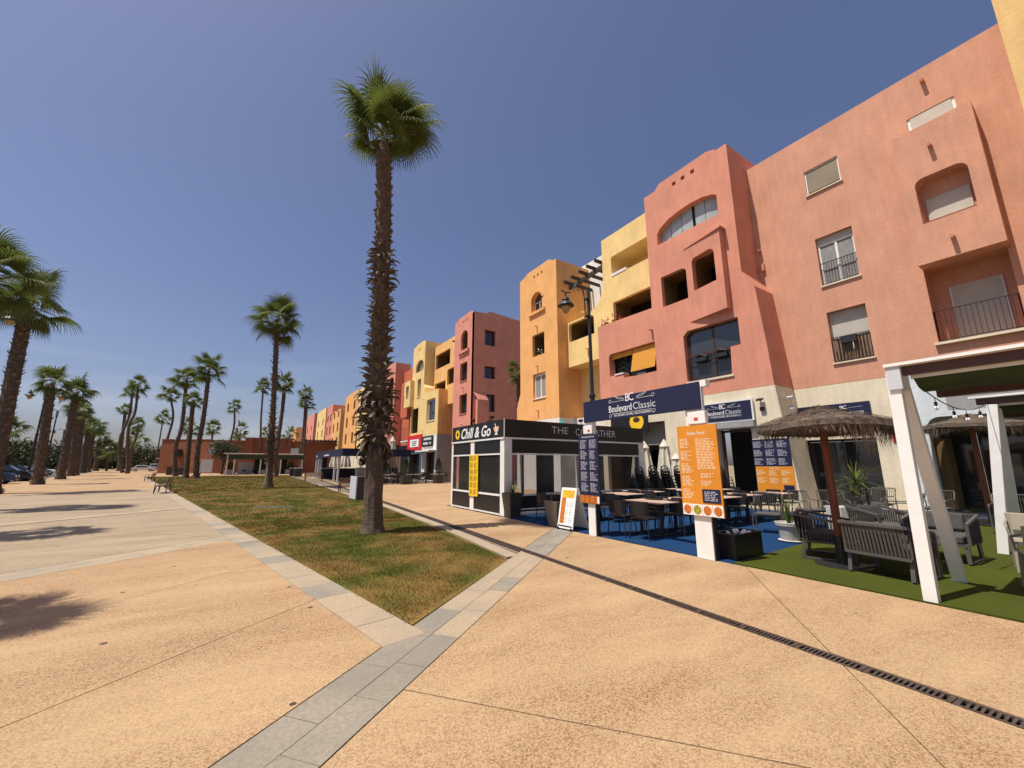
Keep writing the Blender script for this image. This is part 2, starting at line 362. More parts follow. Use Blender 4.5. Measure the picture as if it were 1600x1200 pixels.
def sheet(name, poly, z, m, label=None, thick=0):
    mb = MB()
    if thick: mb.prism(poly, z-thick, z)
    else: mb.add([(x, y, z) for x, y in poly], [tuple(range(len(poly)))])
    o = mb.build(name, m); o['kind'] = 'structure'; return o
sheet('ground', [(-900, -300), (900, -300), (900, 1200), (-900, 1200)], -.10, 'earth')
prom = sheet('promenade', [(-16.5, -14), (17.4, -14), (17.4, 120), (-27, 120), (-16.5, 45)], -.035, 'mortar')
sheet('car_park_road', [(-60, -20), (-16.7, -20), (-16.7, 45), (-27.2, 120), (-40, 190), (-90, 190)], -.03, 'asphalt')
sheet('far_paving', [(-35, 120.05), (16, 120.05), (16, 190), (-46, 190)], -.012, 'agg')

U = Vector((.775, .632)); N = Vector((-.632, .775))
def sc_(p): return p[0]*N.x+p[1]*N.y
def tc_(p): return p[0]*U.x+p[1]*U.y
def clip(poly, f):      # keep f >= 0
    out = []
    for i in range(len(poly)):
        p, q = poly[i], poly[(i+1) % len(poly)]; a, b = f(p), f(q)
        if a >= 0: out.append(p)
        if (a >= 0) != (b >= 0):
            t = a/(a-b); out.append((p[0]+(q[0]-p[0])*t, p[1]+(q[1]-p[1])*t))
    return out
def parea(p): return abs(area(p)) if len(p) > 2 else 0
G = .005
nslab = 0
def slab(poly, m='agg', name='paving_slab', dz=0):
    if len(poly) < 3 or parea(poly) < .004: return
    if area(poly) < 0: poly = poly[::-1]
    mb = MB(); z = random.uniform(-.0012, .0012)+dz; c = (sum(p[0] for p in poly)/len(poly), sum(p[1] for p in poly)/len(poly))
    mb.prism(poly, -.03, z)
    part(name, mb.mesh(name, m, (0, 0, 0)), prom)
drainL = lambda y: 4.22+.057*(y-.7)-.03*max(0, y-20)/18
def xl(y): return drainL(y)-.02
def xr(y): return drainL(y)+.17
def cells(base, svals, tvals, m='agg', name='paving_slab'):
    for i in range(len(svals)-1):
        a = clip(clip(base, lambda p: sc_(p)-svals[i]-G), lambda p: svals[i+1]-G-sc_(p))
        for j in range(len(tvals)-1):
            b = clip(clip(a, lambda p: tc_(p)-tvals[j]-G), lambda p: tvals[j+1]-G-tc_(p)); slab(b, m, name)
# right of the stone band, up to the drain, and between drain and terraces
Dn = [(xl(y), y) for y in (-14, 10, 30)]
base1 = [(-16.5, -14), (xl(-14), -14), (xl(10), 10), (xl(30), 30), (-16.5, 30)]
cells(base1, [-11.1, -7.9, -4.65, -1.44, 1.765], [-24, -11, -4.6, 2.9, 9.5, 16])
base2 = [(xr(-14), -14), (6.9, -14), (6.9, 60), (xr(60), 60)]
cells(base2, [-17.5, -14.3, -11.1, -7.9, -4.65, -1.44, 1.765], [-24, -9, 3.2, 9.6, 16])
# plaza right of the drain beyond the band
cells(base2, [2.335, 5.2, 8.6, 11.8, 15, 18.2, 21.4, 24.6, 27.8, 31, 34.2, 37.4, 41], [-9, 3.2, 9.6, 16, 22, 28, 34, 40])
base3 = [(6.9+G, 15.6), (17.4, 15.6), (17.4, 34.2), (6.9+G, 34.2)]
cells(base3, [5.2, 8.6, 11.8, 15, 18.2, 21.4, 24.6], [3.2, 9.6, 16, 22, 28, 34, 40])
slab([(6.9+G, 60), (xr(60), 60), (xr(120), 120), (6.9, 120)]); slab([(xr(60), 60), (6.9, 41), (6.9, 59.9)])
# left plaza, kerb line x = 1.93-.185y
kx = lambda y: 1.93-.185*y
baseL = [(-16.5, -14), (kx(-14), -14), (kx(45), 45), (-16.5, 45)]
for (s0, s1, m) in ((2.335, 3.9, 'agg'), (3.9, 6.1, 'agg'), (6.1, 8.6, 'agg')):
    cells(baseL, [s0, s1], [-24, -17, -10.5, -4, 20], m)
k = 0
for s0 in (9.25, 17.1, 24.7, 32.3, 39.9):
    m = 'agg2' if s0 < 30 else 'agg'
    cells(baseL, [s0, s0+2.4, s0+4.75, s0+7.1], [-24, -14, -6.5, 0, 7, 14, 21, 40], m)
cells(baseL, [47, 50, 56], [-24, 0, 40])
farL = [(-16.5, 45.02), (kx(45), 45.02), (kx(75), 75), (-18.5, 75)]
slab([(-16.5, 45.02), (kx(45), 45.02), (kx(75)+.0, 75), (-20.6, 75)]); slab([(-20.7, 75.02), (6.9, 75.02), (6.9, 120), (-27, 120)])
slab([(-16.5, 45), (-16.5, 33), (-15.5, 45)])
# bands of dressed stone: two courses of long blocks
def stones(base, s0, s1, t0, t1, rows, L, m1='stone1', m2='stone2', split=None):
    h = (s1-s0)/rows
    for r in range(rows):
        t = t0+random.uniform(-.4, 0)-r*.25
        while t < t1:
            l = L*random.uniform(.8, 1.25)
            b = clip(clip(clip(clip(base, lambda p: sc_(p)-s0-h*r-.0025), lambda p: s0+h*(r+1)-.0025-sc_(p)), lambda p: tc_(p)-t-.0025), lambda p: t+l-.0025-tc_(p))
            c = t+l/2
            slab(b, m1 if (split is None or c < split or random.random() < .12) else m2, 'paving_stone')
            t += l
stones([(-16.5, -14), (xl(-14), -14), (xl(10), 10), (xl(30), 30), (-16.5, 30)], 1.77, 2.33, -3.5, 9.5, 2, .62, 'stone1', 'stone2', 3.9)
stones([(xr(-14), -14), (6.9, -14), (6.9, 60), (xr(60), 60)], 1.77, 2.33, 3.5, 12.5, 2, .62, 'stone1')
for s0 in (8.6, 16.45, 24.05, 31.65, 39.25):
    stones(baseL, s0+.006, s0+.644, -14, 30, 2 if s0 < 10 else 1, .8 if s0 < 18 else 2.2, 'stone2', 'stone2')
# kerb of stone blocks round the lawn
def kerb(line, w, L, m, side=1):
    for i in range(len(line)-1):
        p, q = Vector(line[i]), Vector(line[i+1]); d = (q-p); n = Vector((-d.y, d.x)).normalized()*w*side; T = d.length; t = 0
        while t < T-.02:
            l = min(L*random.uniform(.85, 1.2), T-t)
            if T-t-l < .2: l = T-t
            a = p+d*(t+.004)/T; b = p+d*(t+l-.004)/T
            slab([tuple(a), tuple(b), tuple(b+n), tuple(a+n)], random.choice(m), 'paving_stone', .002); t += l
kerb([(kx(3.98)+.004, 3.98), (kx(20)+.004, 20)], .44, .62, ['stone2', 'stone1', 'stone2'], -1)
kerb([(kx(20)+.004, 20), (kx(72)+.004, 72)], .44, 2.5, ['stone2'], -1)
kerb([(4.05, 6.42), (4.4, 10.1), (4.72, 16.8)], .26, .9, ['stone2'], -1); kerb([(4.72, 16.8), (5.0, 37)], .26, 2.5, ['stone2'], -1)

# lawn: soil and turf base, and blades of grass
lawn_poly = [(1.60, 4.345), (2.73, 5.255), (3.62, 5.97), (3.97, 6.27), (4.02, 6.6), (4.34, 10.1), (4.68, 16.8), (4.95, 37.5), (5.4, 75), (-11.5, 75)]
lawn_poly += [(2.4-.187*y, y) for y in (60, 50, 40, 30, 24, 18, 14, 11, 8, 6.5, 5.4)]
lb = bmesh.new()
lawn = sheet('lawn', lawn_poly, -.004, 'lawn')
def in_lawn(x, y, j=0): return (x > 2.4-.187*y-.07*np.random.rand(len(x))**3) & (x < np.where(y < 6.3, 3.95-(6.3-y)*1.26, 3.98+(y-6.4)*.067-np.maximum(0, y-16.8)*.052)) & (sc2(x, y) > 2.35-.08*np.random.rand(len(x))**3)
def sc2(x, y): return x*N.x+y*N.y
def blades(n, y0, y1, hmin, hmax, w, pw=2.0):
    y = y0+(y1-y0)*np.random.rand(n)**pw; x = (2.3-.187*y)+(4.6+.19*np.maximum(y-15, 0)+.187*y*.25)*np.random.rand(n); ok = in_lawn(x, y)
    edge = np.minimum(np.abs(x-(2.4-.187*y)), np.abs(sc2(x, y)-2.35)); ok &= (np.random.rand(n) < .35+edge*3)
    cl = np.sin(x*5.1+np.sin(y*3.3)*2)*np.sin(y*4.3+np.cos(x*2.7)*2); ok &= (np.random.rand(n) < .62+.38*cl)
    x, y = x[ok], y[ok]; n = len(x); a = np.random.rand(n)*6.28; h = hmin+(hmax-hmin)*np.random.rand(n); t = np.random.rand(n)*6.28; lean = h*(.3+.8*np.random.rand(n))
    v = np.zeros((n, 3, 3)); dx, dy = np.cos(a)*w/2, np.sin(a)*w/2
    v[:, 0] = np.c_[x-dx, y-dy, np.full(n, -.004)]; v[:, 1] = np.c_[x+dx, y+dy, np.full(n, -.004)]; v[:, 2] = np.c_[x+np.cos(t)*lean, y+np.sin(t)*lean, h]
    return v.reshape(-1, 3)
vs = np.concatenate([blades(230000, 4.2, 14, .012, .035, .006, 1.3), blades(90000, 12, 34, .015, .04, .016, 1.2), blades(50000, 32, 74, .02, .06, .05, 1.0)])
me = bpy.data.meshes.new('grass'); nt = len(vs)//3
me.vertices.add(len(vs)); me.vertices.foreach_set('co', vs.astype(np.float32).ravel()); me.loops.add(len(vs)); me.loops.foreach_set('vertex_index', np.arange(len(vs), dtype=np.int32))
me.polygons.add(nt); me.polygons.foreach_set('loop_start', np.arange(0, len(vs), 3, dtype=np.int32)); me.polygons.foreach_set('loop_total', np.full(nt, 3, dtype=np.int32)); me.update(); me.validate()
me.materials.append(M['blade']); tag(part('grass', me), 'short parched brown and green grass of the long lawn', 'grass', kind='stuff')

# drain: channel with cast iron gratings, each grating a piece
dch = MB()
for i in range(0, 76, 4):
    y0, y1 = i-2, i+2; dch.add([(drainL(y0), y0, -.032), (drainL(y0)+.15, y0, -.032), (drainL(y1)+.15, y1, -.032), (drainL(y1), y1, -.032)], [(0, 1, 2, 3)])
dc = dch.build('drain_channel', 'dark'); dc['kind'] = 'structure'
M['grate'] = mat('rusty_cast_iron', (.075, .05, .038), .75, .3, 14)
gr = MB(); L = .5
gr.box(0, .022, 0, L-.006, -.025, -.003); gr.box(.128, .15, 0, L-.006, -.025, -.003); gr.box(.022, .128, 0, .03, -.025, -.003); gr.box(.022, .128, L-.036, L-.006, -.025, -.003)
for k in range(1, 13): gr.box(.022, .128, .03+k*.0335-.009, .03+k*.0335+.007, -.022, -.0035)
gme = gr.mesh('grating', 'grate')
for k in range(-3, 50):
    y = k*.5; part('grating', gme, dc, (drainL(y), y, 0), (0, 0, -math.atan(.057 if y < 20 else .055)))
fm = MB()
for i in range(25, 74, 4): fm.add([(drainL(i), i, -.004), (drainL(i)+.15, i, -.004), (drainL(i+4)+.15, i+4, -.004), (drainL(i+4), i+4, -.004)], [(0, 1, 2, 3)])
fm.build('far_grating', 'grate', dc)
# terraces
sheet('artificial_turf', [(6.91, -8), (17.38, -8), (17.38, 4.08), (10.4, 4.14), (6.95, 3.98)], .012, 'turf', thick=.03)
sheet('blue_carpet', [(6.93, 3.99), (10.4, 4.15), (15.9, 4.09), (15.9, 11.2), (13.9, 11.9), (7.0, 11.22)], .008, 'mat', thick=.03)
sheet('shopfront_pavement', [(17.39, -8), (21, -8), (21, 6.4), (17.39, 6.4)], .12, 'agg', thick=.15)
sheet('shopfront_step', [(15.75, 4.1), (17.38, 4.1), (17.38, 15.7), (15.91, 15.7)], .05, 'stone2', thick=.08)
# manhole lids, litter
for x, y in ((.73, 18.6), (1.35, 18.3)):
    mb = MB(); mb.box(-.33, .33, -.28, .28, -.004, .012)
    for k in range(-3, 4): mb.box(-.28, .28, k*.07-.008, k*.07+.008, .012, .016)
    M.setdefault('lid', mat('green_grey_lid', (.17, .20, .15), .6, .15, 6))
    t = mb.build('manhole_cover', 'lid', None); t.location = (x, y, 0)
    tag(t, 'pale green inspection cover set in the lawn, %s of the two' % ('left' if x < 1 else 'right'), 'manhole cover', 'covers in the lawn')

# ================================================================== BUILDINGS
def darkroom(parent, mp, a0, a1, b0, b1, d0, d1, name='interior', m='dark'):  # near-black sheet stands in for the unlit room behind
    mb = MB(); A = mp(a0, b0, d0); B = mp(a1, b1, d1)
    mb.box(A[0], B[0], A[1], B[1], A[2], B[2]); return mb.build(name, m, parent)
F, WX = 16.0, 17.45
mF, mW = MAPX(F), MAPX(WX)

# ---- near salmon and pink block (tower, low wing and long wall)
B1 = thing('apartment_building', 'terracotta pink apartment block with arched top window, nearest tower behind the navy arch sign', 'building', (WX, 6, 0))
out = [(7.62, 15.3), (8.05, 15.3), (8.2, 15.42), (8.53, 15.54), (11.03, 15.54), (11.2, 15.42), (11.34, 15.29), (12.0, 15.3), (12.0, 9.2), (15.72, 9.3), (15.72, 4.5), (6.95, 4.5), (7.02, 6), (7.20, 8.5), (7.62, 9.3)]
archw = [(8.27, 12.26), (11.40, 12.3), (11.38, 12.9), (11.2, 13.12), (10.7, 13.36), (10.1, 13.48), (9.5, 13.52), (8.9, 13.47), (8.45, 13.33), (8.27, 13.2)]
big = [(8.44, 5.12), (10.42, 5.2), (10.44, 7.3), (10.2, 7.5), (7.97, 7.46), (7.97, 6.31), (8.38, 6.31)]
awn = [(11.97, 6.02), (14.0, 6.04), (14.0, 6.26), (14.97, 6.28), (14.98, 7.38), (14.85, 7.5), (11.97, 7.49)]
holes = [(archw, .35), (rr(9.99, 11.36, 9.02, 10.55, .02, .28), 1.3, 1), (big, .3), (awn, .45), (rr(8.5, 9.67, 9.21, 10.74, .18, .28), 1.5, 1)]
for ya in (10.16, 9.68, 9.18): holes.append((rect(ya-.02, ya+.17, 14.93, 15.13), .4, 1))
mb = MB(); facade(mb, mF, out, holes, 3.0); mb.build('wall', 'pink', B1)
# projecting bay round the upper right loggia
bay = MB()
def pt(y, z, x): return (x, y, z)
q = [(8.15, 7.85), (10.0, 7.85), (10.0, 11.37), (8.15, 11.38)]; hole = rr(8.5, 9.67, 9.21, 10.74, .18, .28)
tr = tessellate_polygon([[Vector((a, b, 0)) for a, b in q], [Vector((a, b, 0)) for a, b in hole]])
xs = lambda y: F-.02-.33*max(0, (9.9-y)/1.75)
bay.add([(xs(a), a, b) for a, b in q+hole], [tuple(t) for t in tr])
for P in (q, hole):
    for i in range(len(P)):
        a, b = P[i], P[(i+1) % len(P)]; bay.add([(xs(a[0]), *a), (xs(b[0]), *b), (F-.001, *b), (F-.001, *a)], [(0, 1, 2, 3)])
bay.build('bay', 'pink', B1)
# ledge over the bay
lg = MB(); lg.prism([(F-.001, 8.05), (F-.001, 10.05), (xs(10.05)-.01, 10.05), (xs(8.05)-.07, 8.05)], 11.385, 11.46); lg.build('ledge', 'pink', B1)
# arched glazing of separate sheets
gz = MB(); ys = [11.40, 10.78, 10.2, 9.62, 9.5, 9.0, 8.27]
def archtop(y): return np.interp(y, [p[0] for p in archw[::-1]][:8][::1], [p[1] for p in archw[::-1]][:8]) if False else np.interp(y, [8.27, 8.45, 8.9, 9.5, 10.1, 10.7, 11.2, 11.38, 11.4], [13.2, 13.33, 13.47, 13.52, 13.48, 13.36, 13.12, 12.9, 12.3])
M['paleglass'] = mat('pale_curtained_glass', (.40, .45, .44), .12, .25, 1.4, spec=.7, col2=(.26, .30, .30))
for i in range(len(ys)-1):
    a, b = ys[i]-.012, ys[i+1]+.012
    if a-b < .15: continue
    g = MB(); n = 5; yy = [a+(b-a)*k/n for k in range(n+1)]
    vs = [(F+.30, y, 12.31) for y in yy]+[(F+.30, y, archtop(y)) for y in yy]+[(F+.315, y, 12.31) for y in yy]+[(F+.315, y, archtop(y)) for y in yy]
    fs = []
    for k in range(n): fs += [(k, k+1, n+2+k, n+1+k), (2*n+2+k, 3*n+3+k, 3*n+4+k, 2*n+3+k), (n+1+k, n+2+k, 3*n+4+k, 3*n+3+k)]
    g.add(vs, fs); g.build('glass_sheet', 'paleglass', B1)
darkroom(B1, mF, 8.0, 11.6, 12.1, 13.6, .36, .4, 'interior')
# brown framed big window with balcony bars
w = MB()
for y in (10.38, 9.2, 8.0): w.box(F+.24, F+.3, y-.045, y+.045, 5.25 if y > 8.3 else 6.31, 7.45)
w.box(F+.24, F+.3, 8.0, 10.4, 7.38, 7.46); w.box(F+.235, F+.305, 8.0, 10.4, 6.28, 6.4); w.box(F+.24, F+.3, 8.4, 10.4, 5.2, 5.27); w.box(F+.24, F+.3, 8.4, 8.47, 5.2, 6.3)
wo = w.build('window', 'bframe', B1); wo['label'] = 'large brown framed window with flower boxes behind bars'
M['skyglass'] = mat('grey_window_glass', (.035, .04, .042), .06, 0, spec=.9)
for a, b, z0, z1 in ((9.25, 10.33, 6.4, 7.38), (8.05, 9.15, 6.4, 7.38), (9.25, 10.33, 5.27, 6.28), (8.47, 9.15, 5.27, 6.28)):
    g = MB(); g.box(F+.262, F+.27, a, b, z0, z1); g.build('pane', 'skyglass', wo)
darkroom(B1, mF, 7.9, 10.5, 5.1, 7.55, .31, .33)
railing(B1, mF, 8.46, 10.4, 5.24, 6.15, .12, 18)
for y in (9.75, 8.85):
    g = MB(); g.box(F+.0, F+.2, y-.28, y+.28, 6.0, 6.16); g.tube([(F+.1, y-.3, 6.2), (F+.05, y, 6.26), (F+.1, y+.3, 6.2)], .07, 6, rnd=.5); g.build('flower_box', 'iron', B1)
g = MB(); g.box(F-.05, F+.23, 8.36, 10.45, 5.09, 5.17); g.build('sill', 'cream', B1)
# loggia with bamboo blind
g = MB(); g.box(F+.5, F+.52, 11.9, 15.05, 5.95, 7.55); g.build('glazing', 'dark', B1)
g = MB()
for k in range(30): g.box(F+.18-.016*k*.6, F+.195-.016*k*.6, 11.99, 13.45, 7.42-.041*k, 7.455-.041*k)
g.build('bamboo_blind', 'straw', B1)
g = MB()
for k in range(6): g.box(F+.18, F+.195, 13.5, 14.9, 7.42-.041*k, 7.455-.041*k)
g.build('bamboo_blind', 'straw', B1)
g = MB(); random.seed(3)
for k in range(60):
    p = Vector((F+.35+random.uniform(-.1, .1), 14.3+random.uniform(-.3, .3), 6.35+random.random()*.85)); d = Vector([random.uniform(-1, 1) for _ in range(3)])*.07; e = d.cross(Vector((0, .3, 1))); g.add([p-d, p+e, p+d, p-e], [(0, 1, 2, 3)])
M['leaf'] = mat('dark_leaf', (.035, .06, .018), .6, .3, 6); M['leaf2'] = mat('light_leaf', (.07, .11, .025), .6, .3, 6); M['flower'] = mat('red_flower', (.45, .03, .03), .6, .2, 6)
g.build('plant', 'leaf', B1)
g = MB(); g.box(F-.04, F+.4, 14.0, 14.6, 6.262, 6.33); g.build('sill', 'white', B1); g = MB()
for k in range(4): g.lathe([(.05, 0), (.06, .04), (.02, .07)], 6, (F+.06, 13.1-k*.13, 6.045))
g.build('ornament', 'whiteprint', B1)
spout(B1, mF, 12.08, 8.1)
# loggia interiors
for y0, y1, z0, d in ((10.0, 11.36, 9.02, 1.29), (8.5, 9.67, 9.21, 1.49)):
    g = MB(); g.box(F+d-.04, F+d-.005, y0+.15, y0+.75, z0+.0, z0+1.1); g.build('door', 'bframe', B1)
# sloping lit shoulder and flank of the buttress: from the tower flank out to the wall
bt = MB()
bt.add([(F, 7.62, 9.3), (F, 7.20, 8.5), (WX, 7.24, 8.05), (WX, 7.62, 9.3)], [(0, 1, 2, 3)])
bt.build('buttress', 'pink', B1)
# long wall
outw = [(.204, 4.45), (7.7, 4.45), (7.7, 14.57), (.204, 14.55)]
hw = [(rect(4.41, 5.52, 12.0, 13.05), .12), (rect(4.37, 5.5, 8.17, 10.1), .22), (rect(4.38, 5.51, 5.2, 7.12), .30), (rect(1.37, 2.48, 10.5, 13.0), .10),
      (rect(1.12, 2.84, 5.27, 7.72), .75, 2)]
mb = MB(); facade(mb, mW, outw, hw, 4); mb.build('wall', 'salmon', B1)
window(B1, mW, 4.41, 5.52, 12.0, 13.05, .1, panes=1, fw=.045, label='small top window with tan blind')
g = MB(); g.box(WX+.052, WX+.062, 4.46, 5.47, 12.1, 13.0); M['tanblind'] = mat('tan_blind', (.24, .19, .13), .4, .08, 1); g.build('blind', 'tanblind', B1)
window(B1, mW, 4.37, 5.5, 8.17, 9.86, .2, panes=2, style='curtain', fw=.07); g = MB(); g.box(WX+.14, WX+.2, 4.37, 5.5, 9.862, 10.1); g.build('shutter_box', 'blind', B1)
railing(B1, mW, 4.4, 5.47, 8.2, 9.06, .05, 13)
window(B1, mW, 4.38, 5.51, 5.2, 7.12, .28, panes=2, style='shutter', shut=.52, fw=.06)
g = MB()
for k in range(11): g.box(WX+.03, WX+.045, 4.42+k*.098, 4.42+k*.098+.07, 5.24, 6.1)
M['batten'] = mat('brown_batten', (.22, .13, .07), .6, .2, 4); g.build('batten_screen', 'batten', B1); railing(B1, mW, 4.4, 5.49, 5.22, 6.12, .0, 12)
g = MB(); g.box(WX-.12, WX+.02, 4.75, 5.2, 5.85, 6.08); g.build('flower_box', 'iron', B1)
window(B1, mW, 1.37, 2.48, 10.6, 13.0, .09, panes=1, fw=.13, style='shutter', shut=.95, sill=False)
# projecting balcony box
bx = 16.92; mB = MAPX(bx); ob = [(1.05, 7.67), (2.84, 7.67), (2.84, 12.22), (1.05, 12.24)]
mb = MB(); facade(mb, mB, ob, [(rr(1.4, 2.54, 8.95, 10.47, .22, .25), .5, 2)], .53); mb.build('balcony', 'salmon', B1)
g = MB(); g.box(bx+.44, bx+.49, 1.5, 2.45, 8.97, 9.9); g.build('roller_shutter', 'blind', B1)
g = MB(); g.box(bx+.02, bx+.1, 1.42, 2.52, 8.955, 9.0); g.build('sill', 'brick', B1)
# balcony recess
window(B1, MAPX(WX+.74), 1.38, 2.48, 5.29, 7.12, 0, panes=1, style='shutter', shut=1.0, fw=.07, sill=False)
g = MB(); g.box(WX-.12, WX+.7, 1.05, 2.92, 5.19, 5.265); g.build('balcony_floor', 'cream', B1)
railing(B1, mW, 1.14, 2.8, 5.27, 6.24, -.08, 15, .2)
for a, b in ((1.93, 14.04), (2.03, 11.4), (2.0, 8.25)):
    spout(B1, MAPX(bx if b < 12 else WX), a, b, 'salmon')
spout(B1, mW, 7.45, 10.55); 
g = MB(); g.box(WX-.12, WX, 7.35, 7.45, 9.6, 9.9); g.build('wall_lamp', 'pink', B1)
# ground floor: cream and white render with openings
lo = [(6.94, 4.49), (15.72, 4.49), (15.72, 0), (6.52, 0)]
lh = [(rr(7.95, 9.33, .02, 3.0, .1, .1), .35), (rect(11.75, 15.4, .02, 3.6), 1.6, 1)]
mb = MB(); facade(mb, mF, lo, lh, 1.4); mb.build('ground_floor_wall', 'cream', B1)
darkroom(B1, mF, 7.6, 9.6, 0, 3.3, 1.5, 1.6); g = MB()
for y in (8.0, 9.25): g.box(F+.3, F+.38, y-.05, y+.05, .02, 2.94)
g.box(F+.3, F+.38, 7.95, 9.3, 2.88, 2.98); g.build('door_frame', 'bframe', B1)
g = MB(); g.box(F+1.0, F+1.03, 12.0, 13.0, .05, 2.4); g.box(F+1.0, F+1.03, 13.4, 15.2, .6, 2.4); g.build('shop_glass', 'dark', B1)
g = MB(); g.box(F+.45, F+1.6, 11.76, 15.39, 2.55, 3.59); g.build('shop_lintel', 'grey', B1)
lw = [(.2, 4.44), (3.92, 4.44), (3.92, .12), (.2, .12)]; mb = MB(); facade(mb, mW, lw, [(rr(.6, 3.46, .14, 3.03, .3, .3), 1.2)], .3); mb.build('ground_floor_wall', 'bluewhite', B1)
g = MB(); g.box(WX-.003, WX-.001, .2, 2.95, 3.2, 4.43); g.build('grey_wall_panel', 'grey', B1)
lw = [(3.925, 4.44), (7.5, 4.44), (7.5, .12), (3.925, .12)]; mb = MB(); facade(mb, mW, lw, [(rect(4.72, 6.9, .14, 2.5), .6)], .3); mb.build('ground_floor_wall', 'cream', B1)
for y0, y1, zt, dd, n in ((4.72, 6.9, 2.5, .5, 2), (.3, 3.9, 3.1, 1.15, 3)):
    g = MB(); g.box(WX+dd, WX+dd+.05, y0, y0+.06, .13, zt); g.box(WX+dd, WX+dd+.05, y1-.06, y1, .13, zt); g.box(WX+dd, WX+dd+.05, y0, y1, zt-.07, zt)
    for k in range(1, n): g.box(WX+dd, WX+dd+.05, y0+(y1-y0)*k/n-.03, y0+(y1-y0)*k/n+.03, .13, zt)
    wo = g.build('shop_window', 'dframe', B1)
    for k in range(n):
        p = MB(); p.box(WX+dd+.02, WX+dd+.03, y0+(y1-y0)*k/n+.04, y0+(y1-y0)*(k+1)/n-.04, .2, zt-.08); p.build('pane', 'glass', wo)
g = MB(); g.box(WX+.3, WX+1.1, 3.2, 3.44, .3, 2.4); g.build('inner_poster_wall', 'loggia', B1)  # darkened colour stands in for the shade indoors
# posters/menu on wall by the door
mn = thing('menu_board', 'navy and orange menu panel fixed to the cream wall right of the doorway', 'menu board', (F-.02, 7.3, .6))
g = MB(); g.box(F-.025, F-.002, 6.70, 7.97, 1.55, 2.53); g.build('navy_panel', 'navy', mn)
g = MB(); g.box(F-.025, F-.002, 6.68, 7.93, .62, 1.545); g.build('orange_panel', 'orangeboard', mn)
g = MB()
for c in range(3):
    for r_ in range(3): words(g, F-.027, 6.78+c*.41, 7.12+c*.41, 1.60+r_*.31, 1.84+r_*.31, 6)
g.build('print', 'lightprint', mn); g = MB()
for c in range(3):
    for r_ in range(2): words(g, F-.027, 6.76+c*.41, 7.08+c*.41, .95+r_*.27, 1.15+r_*.27, 6)
g.build('print', 'palewords', mn); text('print', 'Indian Food', mn, 'whiteprint', (F-.027, 7.3, 1.49), .3, .05)
g = MB(); g.box(F-.03, F-.026, 6.72, 7.05, .64, .90); g.build('price_panel', 'navy', mn)

# ---- rightmost ochre block
B0 = thing('apartment_building', 'ochre yellow building corner at the right edge of the row', 'building', (16, -4, 0))
mb = MB(); facade(mb, MAPX(15.6), [(.2, 4.5), (.2, 17.5), (-12, 17.5), (-12, 4.5)], [], 6); mb.build('wall', 'ochre', B0)
mb = MB(); facade(mb, MAPX(17.42), [(.2, 0), (.2, 4.49), (-12, 4.49), (-12, 0)], [(rect(-10, -2, .13, 3), .5, 1)], 4); mb.build('ground_floor_wall', 'bluewhite', B0)

# ---- yellow block behind the low wing
B2 = thing('apartment_building', 'yellow apartment block with open loggias, white terrace wall and dark pergola', 'building', (16.8, 15, 0))
f2 = 16.8; m2 = MAPX(f2)
outy = [(12.01, 9.3), (12.01, 15.1), (15.9, 15.05), (15.9, 12.2), (16.0, 11.7), (16.3, 11.2), (16.8, 10.9), (17.6, 10.75), (19.4, 10.75), (19.4, 7.75), (15.74, 7.75), (15.74, 9.3)]
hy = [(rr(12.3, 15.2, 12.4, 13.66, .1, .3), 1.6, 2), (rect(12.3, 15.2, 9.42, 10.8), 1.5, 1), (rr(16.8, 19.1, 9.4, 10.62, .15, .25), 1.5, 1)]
mb = MB(); facade(mb, m2, outy, hy, 1.8); mb.build('wall', 'yellow', B2)
mb = MB(); mb.box(19.0, 19.3, 16.0, 22, 10.5, 15.75); mb.build('terrace_wall', 'white', B2)
pg = MB(); pg.bar((17.2, 19.6, 13.35), (17.2, 15.92, 13.65), .19, .24)
for k in range(5): y = 19.0-k*.72; pg.bar((16.4, y, 13.52+k*.06), (18.95, y, 13.55+k*.06), .13, .18)
pg.build('pergola', 'wood', B2)
mb = MB(); facade(mb, MAPX(17.9), [(12.2, 4.5), (19.6, 4.5), (19.6, 9.4), (12.2, 9.4)], [(rect(16.6, 17.4, 4.9, 7.0), .15), ], 1); mb.build('recessed_wall', 'yellow', B2)
window(B2, MAPX(17.9), 16.6, 17.4, 5.0, 7.0, .12, panes=1, style='shutter', shut=.75)
for a, b in ((17.6, 11.0), (17.4, 8.6)): spout(B2, m2, a, b, 'yellow')
g = MB(); g.box(f2-.03, f2+.3, 14.1, 15.2, 12.405, 12.56); g.build('sill', 'white', B2)
mb = MB(); facade(mb, MAPX(17.3), [(15.75, 0), (24.2, 0), (24.2, 4.48), (15.75, 4.48)], [(rect(16.4, 18.6, .02, 3.0), .3, 1)], 1); mb.build('ground_floor_wall', 'white', B2)
# potted plants on low wing parapet
for k, (y, h) in enumerate(((15.5, .35), (15.3, .22), (15.1, .3), (14.7, .4), (14.5, .3), (14.2, .2))):
    g = MB(); g.lathe([(.05, 0), (.07, .12)], 8, (F+.15, y, 9.3))
    t = thing('potted_plant', 'red flowering pot on the pink low wing parapet, number %s from the left end' % ['one', 'two', 'three', 'four', 'five', 'six'][k], 'plant', (F+.15, y, 9.3), 'pots on the low wing parapet')
    g.build('pot', 'brick', t); g = MB()
    for j in range(14):
        p = Vector((F+.15+random.uniform(-.06, .06), y+random.uniform(-.07, .07), 9.4+random.random()*h)); d = Vector([random.uniform(-1, 1) for _ in range(3)])*.04; e = d.cross(Vector((0, .3, 1))); g.add([p-d, p+e, p+d, p-e], [(0, 1, 2, 3)])
    g.build('flowers', 'flower' if k != 4 else 'leaf2', t)

